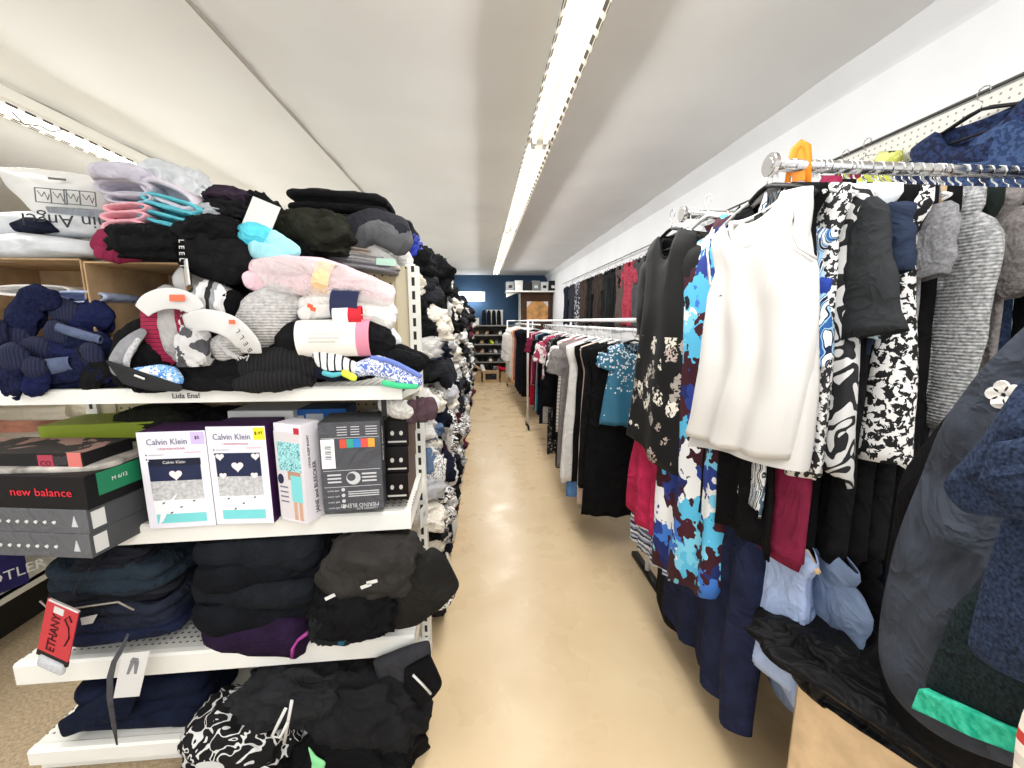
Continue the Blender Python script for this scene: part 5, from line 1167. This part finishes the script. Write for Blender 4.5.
def rg(nm, label, cat, m, x, y, L, W=.2, key=None, hk='white plastic', **kw):
    z = 1.445+.012
    g_ = kw.pop('hgroup', 'hangers on the rolling racks')
    return garment(nm, label, cat, m, (x, y, z), (0, 0, R(kw.pop('yaw', 0))), W=W, L=L, key=key, hang=hk, hlabel='%s hanger in the crowded row on the rolling racks' % hk, hgroup='%s %s' % (hk, g_), **kw)
def sequin(name, base, dot):
    t = NT(name, .5); v = t.n('TexVoronoi', Scale=75); t.l(t.obj(), v.inputs['Vector'])
    z = t.sep()[2]; dens = t.ramp(t.math('ADD', t.math('MULTIPLY', z, -1.7), 0), [(.15, 'ffffff'), (.75, '101010')])
    sc = t.n('SeparateColor'); t.l(v.outputs['Color'], sc.inputs[0]); s2 = t.n('SeparateColor'); t.l(dens, s2.inputs[0])
    m = t.math('MULTIPLY', t.math('LESS_THAN', sc.outputs[0], s2.outputs[0]), t.math('LESS_THAN', v.outputs['Distance'], .42))
    t.color(t.mix(m, base, dot)); return t.m
M_SEQ = sequin('sequin teal', '35708c', 'e4e8ea')
DOT = sparse('white dot print', '18181b', ['e8e8e6', 'd8d8d6'], 40, .32, .8)
spec = [
 ('top', 'teal blue top covered with silver sequins at the shoulders', 'top', M_SEQ, .93, 2.36, .52, dict(W=.165, hemw=.2, hk='black plastic', sleeve='cap')),
 ('dress', 'black dress hanging directly below the sequin top', 'dress', BLACK, .87, 2.42, 1.12, dict(W=.2, hemw=.22)),
 ('jacket', 'black jacket with a white edge beside the sequin top', 'jacket', BLACK2, .84, 2.50, .95, dict(W=.2)),
 ('dress', 'cream and rose long dress showing as a thin strip', 'dress', plain('rose cream', 'd6bfb2', .85, .06), .84, 2.56, 1.12, dict(W=.19)),
 ('dress', 'black dress between the cream strip and the white dress', 'dress', BLACK, .83, 2.64, 1.0, dict(W=.2)),
 ('jeans', 'mid blue denim skirt showing below the white dress', 'skirt', denim('mid denim', '5b86bf'), .80, 2.76, 1.14, dict(W=.18)),
 ('dress', 'long white sleeveless dress on the rolling rack', 'dress', WHITE, .79, 2.72, 1.0, dict(W=.2, hemw=.23)),
 ('cardigan', 'pale grey cardigan close behind the white dress', 'cardigan', LGREY, .87, 2.84, .84, dict(W=.2)),
 ('blouse', 'rose blouse peeping out beside the grey T-shirt dress', 'blouse', plain('rose cloth', 'c98d8d', .85, .06), .84, 2.9, .8, dict(W=.2)),
 ('dress', 'grey T-shirt dress with white trimmed short sleeves', 'dress', heather('mid grey jersey', '7b7674', '918c8a', 150),   .80, 3.0, 1.0, dict(W=.205, sleeve='short', sl=.2, hk='white plastic', collar=(WHITE, .006))),
 ('skirt', 'pale grey skirt hem below the grey T-shirt dress', 'skirt', plain('stone jersey', '989490', .9, .06), .84, 3.1, 1.16, dict(W=.2)),
 ('blouse', 'red blouse edge beside the striped white shirt', 'blouse', RED, .86, 3.2, .78, dict(W=.2)),
 ('shirt', 'white shirt with thin grey stripes beside the grey T-shirt dress', 'shirt', stripes('grey on white', ['f0efec', 'f0efec', 'b9b7b4'], .03, 2), .84, 3.3, .8, dict(W=.2, sleeve='short')),
 ('trousers', 'black trousers hanging low behind the striped shirt', 'trousers', BLACK, .85, 3.4, 1.15, dict(W=.19)),
 ('dress', 'black dress with white dots along its side', 'dress', DOT, .82, 3.62, 1.12, dict(W=.2)),
 ('jacket', 'black jacket with two broad white straps at its front', 'jacket', BLACK, .84, 3.5, .95, dict(W=.2, sleeve='long')),
 ('blouse', 'pink and white floral blouse at the top of the rolling rack', 'blouse', blotch('pink floral', ['d8849a', 'f2e6e4', 'a93a5c', 'f6f0ee', '5a3a44'], 22), .80, 3.85, .42, dict(W=.2, sleeve='short')),
]
for i, (nm, lb, cat, m, x, y, L, kw) in enumerate(spec):
    rg(nm, lb, cat, m, x, y, L, seed=120+i, D=.03, **kw)
cols = [('black', BLACK), ('white', WHITE), ('navy', NAVY), ('soft pink', PINK), ('charcoal', CHAR), ('cream', CREAM), ('black', BLACK2), ('pale grey', LGREY), ('teal', TEAL), ('burgundy', BURG), ('violet', PURPLE), ('brown', BROWN), ('red', RED)]
kinds = [('blouse', .62), ('dress', .98), ('cardigan', .7), ('trousers', 1.02), ('shirt', .66)]
rnd = random.Random(5)
y = 3.95; k = 0
while y < 5.4:
    cn, m = cols[rnd.randrange(len(cols))]; nm, L = kinds[rnd.randrange(5)]
    rg(nm, '%s %s among the garments packed on the tall-posted rolling rack' % (cn, nm), nm, m, .87+rnd.uniform(-.03, .05), y, L, key='rk_'+nm, group='%s %s packed on the tall-posted rolling rack' % (cn, nm), seed=150, D=.03, yaw=rnd.uniform(-6, 6), sleeve='short' if nm in ('blouse', 'shirt') else None); y += .085; k += 1
for i, (cn, m, L, x) in enumerate([('black', BLACK, 1.1, .82), ('navy black', NAVY, 1.12, .82), ('black', BLACK2, 1.15, .80), ('ink navy', NV2, 1.1, .82), ('navy black', NAVY, 1.1, .8), ('black', BLACK, 1.12, .8), ('ink navy', NV2, 1.15, .8), ('black', BLACK2, 1.1, .8), ('ink navy', NV2, 1.1, .8)]):
    rg('trousers', '%s long trousers near the post on the far rolling rack' % cn, 'trousers', m, x, 6.0+i*.12, L, key='rk_trousers', group='%s long trousers on the far rolling rack' % cn, seed=150, D=.03)
rg('dress', 'peach long dress on the far rolling rack', 'dress', PEACH, .76, 7.25, 1.0, seed=161, D=.04)
rg('blouse', 'rose brown blouse beside the peach dress', 'blouse', plain('rose brown', '9c6a66', .85, .08), .78, 7.1, .9, seed=162, D=.03)
for i in range(4): rg('shirt', 'white loose shirt at the far end of the far rolling rack', 'shirt', WHITE, .74-.01*i, 7.45+i*.22, .92, key='rk_wshirt', group='white loose shirts at the far end of the far rolling rack', seed=163, D=.05, sleeve='long')
y = 8.2
while y < 9.0:
    cn, m = cols[rnd.randrange(len(cols))]; nm, L = kinds[rnd.randrange(5)]
    rg(nm, '%s %s at the farthest end of the far rolling rack' % (cn, nm), nm, m, .8, y, L, key='rk_'+nm, group='%s %s at the end of the far rack' % (cn, nm), seed=150, D=.03); y += .1
# ------------------------------------------------------------------ cardboard box and clothes in the near corner
BZ = .575; _p = atz(797, 683, BZ); _q = atz(925, 772, BZ); BR = atan2(-(_p.x-_q.x), _p.y-_q.y); w, d = .26, .24
_e = Vector((cos(BR), sin(BR), 0)); _g = Vector((-sin(BR), cos(BR), 0)); BC = _p + _e*w - _g*d
t = thing('cardboard_box', 'large plain cardboard box on the floor with black trousers dumped on top', 'box', (BC.x, BC.y, 0), (0, 0, BR))
for nm, b in (('side_panel', (-w, -w+.006, -d, d, 0, BZ)), ('side_panel', (w-.006, w, -d, d, 0, BZ)), ('end_panel', (-w, w, -d, -d+.006, 0, BZ)), ('end_panel', (-w, w, d-.006, d, 0, BZ)), ('bottom_panel', (-w, w, -d, d, 0, .006)), ('lid_flap', (-w, w, -d, d, BZ-.005, BZ))):
    MB().box(*b).build(nm, M_CARDIN, t, smooth=False, bevel=.002)
_m = _p.lerp(_q, .55)
crumple('trousers', 'black satin trousers dumped on the large cardboard box', 'trousers', plain('black satin', '141415', .45, .15, 10, .4), (_m.x+_e.x*.19, _m.y+_e.y*.19, BZ+.004), (.44, .56, .12), 171, (0, 0, BR), amp=.12, f=1.5, droop=.12)
crumple('shirt', 'black cloth bulging up beside the pale blue shirt on the box', 'shirt', plain('black satin', '141415'), tuple(at(826, 676, _p.y-.0))[:2]+(BZ-.012,), (.15, .16, .13), 172, amp=.14, f=1.4)
tag(MB().prism([(-.03, -.012), (.026, -.02), (.034, .012), (-.02, .02)], -.0012, .0012, 2).build('paper_label', flat('pale lilac label', 'd9cdee', .5), None, smooth=False, loc=atx(850, 676, .9)+Vector((-.005, -.01, .012)), rot=(R(22), R(-20), R(-10))), 'pale lilac paper label lying on the black satin trousers', 'label')
def xdrape(nm, label, cat, m, px, X, thick=.05, seed=0, wr=.012, f=7, parent=None, kx=0):
    """cloth hanging in a plane along the aisle (x = X)"""
    P = [atx(u, v, X) for u, v in px]; c = sum(P, Vector())/len(P)
    out = [(p.y-c.y, p.z-c.z) for p in P]
    mb = drape_mesh(out, thick, seed=seed, wr=wr, f=f, xf=lambda a, b, h: (-h+kx*a, a, b))
    o = mb.build(nm, m, parent, loc=(X, c.y, c.z), sub=1)
    if parent is None: tag(o, label, cat)
    return o
DC = plain('washed charcoal twill', '393e48', .92, .16, 9, .5); MELT = heather('navy melton', '1f2738', '36425c', 230); BGR = heather('black green fleece', '151b1d', '233033', 200)
t = thing('hanging_rail', 'lower chrome rail at the near corner holding the charcoal coat', 'rail', (.86, .52, 1.56)); MB().tube([(.08, 0, 0), (XW-.86, 0, 0)], .0165, 14).build('tube', M_CHROME, t); MB().box(XW-.872, XW-.86, -.03, .03, -.06, .06).build('wall_bracket', M_CHROME, t, smooth=False, bevel=.003)
xdrape('coat', 'washed charcoal twill coat with long sleeve leaning into the aisle at the near corner', 'coat', DC, [(1120, 240), (1040, 315), (1005, 345), (972, 385), (940, 435), (915, 500), (896, 560), (884, 620), (883, 670), (892, 694), (925, 730), (965, 752), (1100, 800), (1180, 600)], .80, .1, 181, .016, 6)
xdrape('coat', 'black coat in the shade behind the washed charcoal coat', 'coat', BLACK, [(1060, 330), (1000, 360), (950, 410), (905, 470), (890, 560), (880, 680), (900, 740), (1000, 790), (1100, 700)], .90, .08, 182, .012, 6)
xdrape('jacket', 'navy wool jacket body at the near corner, below its folded cuff', 'jacket', MELT, [(1130, 430), (1010, 500), (990, 560), (966, 650), (990, 668), (1060, 700), (1200, 740)], .665, .04, 183, .006, 5)
xdrape('jacket', 'navy wool sleeve with a folded cuff pointing into the aisle', 'jacket', MELT, [(1160, 330), (1030, 372), (1000, 418), (985, 440), (941, 486), (962, 514), (1020, 520), (1120, 540)], .62, .05, 184, .008, 6)
xdrape('cuff', 'turned back square cuff of the navy wool sleeve', 'cuff', MELT, [(1060, 428), (1010, 440), (992, 442), (976, 488), (1010, 506), (1070, 510)], .59, .016, 185, .003, 6)
hd = xdrape('hoodie', 'black green fleece with a bright green hem band at the near corner', 'fleece', BGR, [(1100, 520), (1010, 560), (960, 600), (938, 650), (924, 690), (1010, 736), (1130, 760)], .725, .05, 186, .006, 6)
hb = [atx(u, v, .70)-hd.location for u, v in ((920, 688), (945, 699), (975, 712), (1016, 730), (1060, 742), (1056, 768), (1012, 752), (970, 736), (938, 720), (912, 708))]
MB().prism([(p.y, p.z) for p in hb], hb[0].x-.004, hb[0].x+.03, 0).build('hem_band', heather('bright green rib', '1fa383', '46c9a6', 90), hd, smooth=False, bevel=.003)
for i in range(14):
    x = .93+i*.03
    hanger(['white plastic', 'wire'][i % 2], (x, 1.11, HZ), (0, 0, R(-90+random.uniform(-12, 12))), 'slim %s hanger crowded between the prints on the chrome rail' % ['white plastic', 'wire'][i % 2], 'slim %s hangers between the prints' % ['white plastic', 'wire'][i % 2])
pf = thing('flower_patch', 'white flower patch on the washed charcoal coat', 'patch', atx(1003, 395, .745)); 
for k in range(5):
    a = k*2*pi/5; MB().tube([(.0012+.0003*k, .012*cos(a), .012*sin(a)), (-.0012, .012*cos(a), .012*sin(a))], [.0095, .0085], 14).build('petal', WHITE, pf, smooth=False)
xdrape('blouse', 'white blouse edge between the charcoal coat and the navy sleeve', 'blouse', WHITE, [(1060, 395), (1012, 420), (986, 446), (1000, 452), (1060, 440)], .755, .02, 188, .003, 8)
xdrape('shirt', 'cream striped shirt edge at the bottom of the near corner', 'shirt', stripes('cream red stripe', ['f3ece2', 'f3ece2', 'f3ece2', 'd8d0c6', 'f3ece2', 'c9423a'], .09, 2), [(1080, 690), (1026, 704), (1018, 730), (1012, 790), (1100, 800)], .66, .02, 189, .002, 6)
# ------------------------------------------------------------------ clothing crammed along the aisle side of the long gondola
rnd = random.Random(11)
BWP = speckle('black white packing', '17171a', 'eceae6', 15, .5, 1); BWT = squiggle('scribbled print', 'efede8', '1c1c20', 9, 3, .6)
SLATE = plain('slate blue cloth', '5b7391', .9, .1); CRM = plain('warm cream knit', 'e4dccd', .9, .05); WINE = plain('wine cloth', '5c2531', .9, .1)
pal = [('black', BLACK, 6), ('white', WHITE, 8), ('cream', CRM, 6), ('charcoal', CHAR, 4), ('monochrome printed', BWP, 5), ('scribble printed', BWT, 3), ('navy', NAVY, 4), ('slate blue', SLATE, 2), ('soft black', BLACK2, 3), ('wine red', WINE, 1), ('pale grey', LGREY, 2)]
SHC_ = None
bag_ = [p for p in pal for _ in range(p[2])]
CV = []
for i in range(9):
    me = crumple_mesh(1, 1, 1, seed=200+i, amp=.2+.02*(i % 3), f=1.9+.2*(i % 4), sub=4); me.materials.append(BLACK); CV.append(me)
lev = {.16: 'the lowest shelf', .5: 'the second shelf', .86: 'the third shelf', 1.22: 'the fourth shelf', 1.6: 'the top'}
def clump(lb, grp, m, loc, size, rz, nm_='folded_garment'):
    o = link(nm_, rnd.choice(CV), None, loc, (rnd.uniform(-.15, .15), rnd.uniform(-.2, .2), rz)); o.scale = size
    setmat(o, m); tag(o, lb, 'garment', grp); return o
y = 1.74; st = .11
while y < 8.9:
    for z, nm in lev.items():
        for lay in range(3):
            cn, m, _ = rnd.choice(bag_)
            if z == 1.6 and rnd.random() < .45: cn, m = 'black', BLACK
            sx = rnd.uniform(.26, .34); sz = rnd.uniform(.10, .15)*(1.15 if z == 1.6 else 1)
            lb = '%s garment %s the heap on %s of the aisle gondola' % (cn, ('low in', 'midway up', 'cresting')[lay], nm)
            clump(lb, lb, m, (-.35+rnd.uniform(-.03, .05)-(.05 if z == 1.6 and lay else 0), y+rnd.uniform(-.03, .03), z+.003+lay*.105 if z < 1.6 else 1.5+lay*.09), (sx, st*1.45, sz), rnd.uniform(-.3, .3), ('folded_garment', 'packed_garment', 'garment_pack')[lay])  # same crumpled garments in every layer; the object name only marks the layer
            if lay == 0 and z < 1.5:   # something hanging over the shelf edge
                if rnd.random() < .55:
                    cn2, m2, _ = rnd.choice(bag_); lb = '%s garment dangling over the edge of %s along the aisle' % (cn2, nm)
                    clump(lb, lb, m2, (-.245+rnd.uniform(0, .02), y+.03, z-.13), (.085, st*1.0, rnd.uniform(.14, .24)), rnd.uniform(-.2, .2), 'draped_garment')
    y += st; st *= 1.085
# larger pieces at the corner, over the end panel
crumple('jacket', 'black jacket heaped on top of the gondola just behind the pegboard', 'jacket', BLACK, (-.46, 1.92, 1.66), (.42, .36, .22), 211, amp=.2)
crumple('jacket', 'black coat heaped on top of the gondola with its hem pointing into the aisle', 'coat', BLACK2, (-.40, 2.28, 1.64), (.46, .4, .24), 212, amp=.2)
crumple('jacket', 'royal blue nylon jacket on top of the gondola beside the pegboard corner', 'jacket', plain('royal nylon', '26348f', .45, .15, 12, .3), (-.36, 1.84, 1.72), (.2, .22, .17), 213, amp=.22)
crumple('trousers', 'charcoal trousers heaped on the gondola top behind the black jacket', 'trousers', CHAR, (-.62, 1.88, 1.66), (.36, .34, .2), 214, amp=.16)
for i, (pts, X, m, lb) in enumerate([
  ([(437, 350), (447, 352), (456, 380), (464, 412), (458, 418), (447, 396), (438, 372)], -.19, NAVY, 'navy jacket sleeve hanging far out over the aisle shelves'),
  ([(436, 282), (446, 290), (452, 322), (455, 336), (446, 338), (438, 318)], -.22, BLACK, 'black cardigan slipping off the top of the aisle shelves'),
  ([(427, 448), (438, 444), (442, 468), (436, 482), (428, 474)], -.235, SLATE, 'slate blue jeans folded over the second aisle shelf at the corner'),
  ([(441, 440), (450, 450), (453, 476), (446, 482), (440, 468)], -.22, WINE, 'wine dark garment hanging low beside the slate blue jeans')]):
    P = [atx(u, v, X) for u, v in pts]; c = sum(P, Vector())/len(P)
    mb = drape_mesh([(p.y-c.y, p.z-c.z) for p in P], .07, seed=220+i, wr=.012, f=9, xf=lambda a, b, h: (h, a, b))
    tag(mb.build('garment', m, None, loc=c, sub=1), lb, 'garment')
t = thing('price_card', 'white price card clipped to the aisle end of the gondola', 'card', atx(424, 512, -.24), (0, 0, R(80))); MB().box(-.05, .05, -.001, .001, -.05, .03).build('card_face', PAPERW, t, smooth=False)
text('11', .03, t, (0, -.002, -.01), (R(90), 0, 0), INK, 'lettering')
# blue white box on the neighbouring gondola
t, w, h = carton('shoe_box', 'dark violet blue box with white lettering on the low shelf across the carpet', (-40, 556, 20, 598), 1.62, .3, R(62), plain('violet blue carton', '262250', .45, .15, 12, 0))
ftext(t, 'STAEDTLER', .6, .35, .06, w, h, PAPERW, 0, .9)

# ------------------------------------------------------------------ far end: shoes, boxes, cabinet, lamp
SY = YB-.42
def shoe_mesh(boot=0):
    mb = MB(); n = 12; rows = []
    prof = [(0, .03, .075), (.04, .036, .085), (.09, .034, .08), (.15, .036, .055), (.21, .040, .045), (.25, .034, .036), (.27, .012, .02)]
    vs = []
    for yy, w, h in prof:
        if boot and yy < .1: h = .3*boot
        for k in range(n):
            a = 2*pi*k/n; vs.append((w*spow(cos(a), .7), -.135+yy, h/2+h/2*spow(sin(a), .7)))
    m = len(prof); fs = [(j*n+k, j*n+(k+1) % n, (j+1)*n+(k+1) % n, (j+1)*n+k) for j in range(m-1) for k in range(n)]
    fs += [tuple(range(n)), tuple((m-1)*n+k for k in range(n))]
    me = mb.add(vs, fs).mesh('shoe', BLACK); return me
SM = shoe_mesh(); BM_ = shoe_mesh(1)
SHC = [('black', BLACK, 5), ('white', WHITE, 3), ('grey', GREY, 2), ('brown', BROWN, 2), ('red', RED, 1), ('beige', BEIGE, 2), ('navy', NAVY, 1)]
sb = [p for p in SHC for _ in range(p[2])]
SHN = {.48: 'lowest', .70: 'second', .93: 'middle', 1.16: 'fourth'}
for z, nm in SHN.items():
    x = -.52
    while x < .86:
        cn, m, _ = rnd.choice(sb)
        if z == .93 and .18 < x < .4: cn, m = 'lime', flat('lime shoe', 'd9e83c', .5)
        lb = '%s shoe on the %s board of the shoe shelving by the blue wall' % (cn, nm)
        o = link('shoe', SM, None, (x, SY+.15, z+.001), (0, 0, pi+rnd.uniform(-.2, .2))); o.scale = (1.15, 1, 1.15); setmat(o, m); tag(o, lb, 'shoe', lb); x += rnd.uniform(.1, .14)
for i, u in enumerate((484, 489, 494, 499)):
    o = link('boot', BM_, None, (at(u, 326, SY+.15).x, SY+.15, 1.401), (0, 0, pi)); o.scale = (1.5, 1, 1.25); setmat(o, BLACK); tag(o, 'tall black boot standing on top of the shoe shelving', 'boot', 'tall black boots on top of the shoe shelving')
def fbox(lb, px, Y, d, m, nm='storage_box', grp=None, z=None):
    u0, v0, u1, v1 = px; a = at(u0, v1, Y); b = at(u1, v0, Y); z0 = z if z is not None else a.z; h = b.z-a.z
    t = thing(nm, lb, 'box', ((a.x+b.x)/2, Y, z0), (0, 0, 0), grp); w = (b.x-a.x)/2
    MB().box(-w, w, 0, d, 0, h).build('box_body', m, t, smooth=False, bevel=.004); MB().box(-w*1.01, w*1.01, -.004, d, h*.86, h*1.005).build('lid', m, t, smooth=False, bevel=.003); return t, w, h
fbox('white shoe box on top of the shoe shelving near the heaped gondola', (462, 320, 479, 327), SY+.05, .25, WHITE, z=1.401)
fbox('white board box behind the tall black boots', (487, 311, 503, 326), SY+.27, .12, WHITE, z=1.401)
fbox('tan carton on the shelving top beneath the wall lamp', (463, 310, 469, 320), SY+.2, .15, M_CARD, z=1.40+.19)
fbox('red shoe box on the upper board of the shoe shelving', (462, 328.5, 470, 333.5), SY+.02, .1, RED, z=1.161)
for lb, px in (('plain cardboard box at the foot of the shoe shelving by the gondola', (464, 370, 481, 381)), ('cardboard box with a dark printed window at the foot of the shoe shelving', (483, 369, 499, 381)), ('cardboard box at the foot of the shoe shelving next to the racks', (501, 371, 516, 381))):
    t, w, h = fbox(lb, px, SY-.35, .33, M_CARD, 'cardboard_box', z=.001)
    if 'printed' in lb: MB().box(-w*.7, w*.7, -.007, -.003, h*.25, h*.75).build('dark_print', flat('dark print', '241c1e'), t, smooth=False)
for i in range(11):
    cn, m, _ = rnd.choice(sb)
    lb = '%s shoe heaped in the boxes under the shoe shelving' % cn
    o = link('shoe', SM, None, (at(465+i*4.6, 368, SY-.2).x, SY-.2, .29), (rnd.uniform(-.4, .4), .3, rnd.uniform(0, 6))); o.scale = (1.3, 1.1, 1.3); setmat(o, m); tag(o, lb, 'shoe', lb)
# wall lamp
t = thing('wall_lamp', 'glowing white lamp on the dark blue wall above the shoe shelving', 'lamp', at(471, 296.5, YB-.03)); a = .36
MB().box(-a, a, 0, .03, -.13, .13).build('back_plate', PAPERW, t, smooth=False, bevel=.01)
MB().tube([(-a+.06, -.06, 0), (a-.06, -.06, 0)], .085, 14, (.6, 1)).build('lamp_shade', emit('lamp glow', 'f4faff', 5), t)
ld = bpy.data.lights.new('wall_lamp_light', 'AREA'); ld.shape = 'RECTANGLE'; ld.size = .6; ld.size_y = .2; ld.energy = 9; ld.color = (.93, .97, 1); lo = link('wall_lamp_light', ld, None, at(471, 296.5, YB-.16), (R(-90), 0, 0))
lo.rotation_euler = (R(-65), 0, pi)
# brown cabinet with storage boxes
CY = 9.65; ca = at(520.5, 321, CY); cb = at(557, 293, CY); cb.x = min(cb.x, XW-.03)
t = thing('cabinet', 'dark brown cabinet with a pale wood panel standing beyond the far rack', 'cabinet', ((ca.x+cb.x)/2, CY, 0)); w = (cb.x-ca.x)/2; h = cb.z
DW = plain('dark brown laminate', '4a3528', .5, .1, 6, 0)
MB().box(-w, w, 0, .5, 0, h).build('carcass', [DW], t, smooth=False, bevel=.005); MB().box(-w-.006, -w, .01, .49, 0, h-.01).build('white_side', PAPERW, t, smooth=False)
MB().box(-w*.6, w*.75, -.012, 0, h-.66, h-.2).build('wood_panel', plain('pale wood', 'c0905c', .5, .15, 8, 0), t, smooth=False)
for sx in (-w*.6, w*.75-.12): MB().prism([(sx, h-.2), (sx+.12, h-.2), (sx+(.0 if sx < 0 else .12), h-.34)], -.016, -.011, 1).build('corner_plate', PAPERW, t, smooth=False)
MB().box(-w*.02, w*.02, -.03, 0, .9, 1.1).build('handle', M_CHROME, t, smooth=False)
tb = thing('wall_shelf', 'pale shelf board with supports carrying the grey crates above the cabinet', 'shelf', (ca.x-.05, CY-.25, h+.005)); MB().box(-.3, 1.05, 0, .6, 0, .03).build('board', M_METALW, tb, smooth=False); MB().prism([(-.3, 0), (.0, 0), (-.3, -.12)], .1, .13, 1).build('bracket', M_METALW, tb, smooth=False)
for i in range(6):
    m = [plain('grey crate', '7d7f80', .5, .1), flat('pale crate', 'c9cac8', .5), plain('black crate', '26282a', .5, .1)][i % 3]
    cnm = ['grey', 'pale', 'black'][i % 3]
    t_ = thing('storage_crate', '%s crate on the board above the brown cabinet, %s' % (cnm, 'towards the lamp' if i < 3 else 'towards the white wall'), 'crate', (ca.x-.26+i*.2, CY-.2, h+.037))
    MB().box(-.09, .09, 0, .4, 0, .2+.03*(i % 2)).build('crate_body', m, t_, smooth=False, bevel=.006); MB().box(-.095, .095, -.006, .4, .17, .19).build('rim', m, t_, smooth=False)
    MB().box(-.04, .04, -.004, 0, .06, .12).build('label', PAPERW if i % 2 else INK, t_, smooth=False)
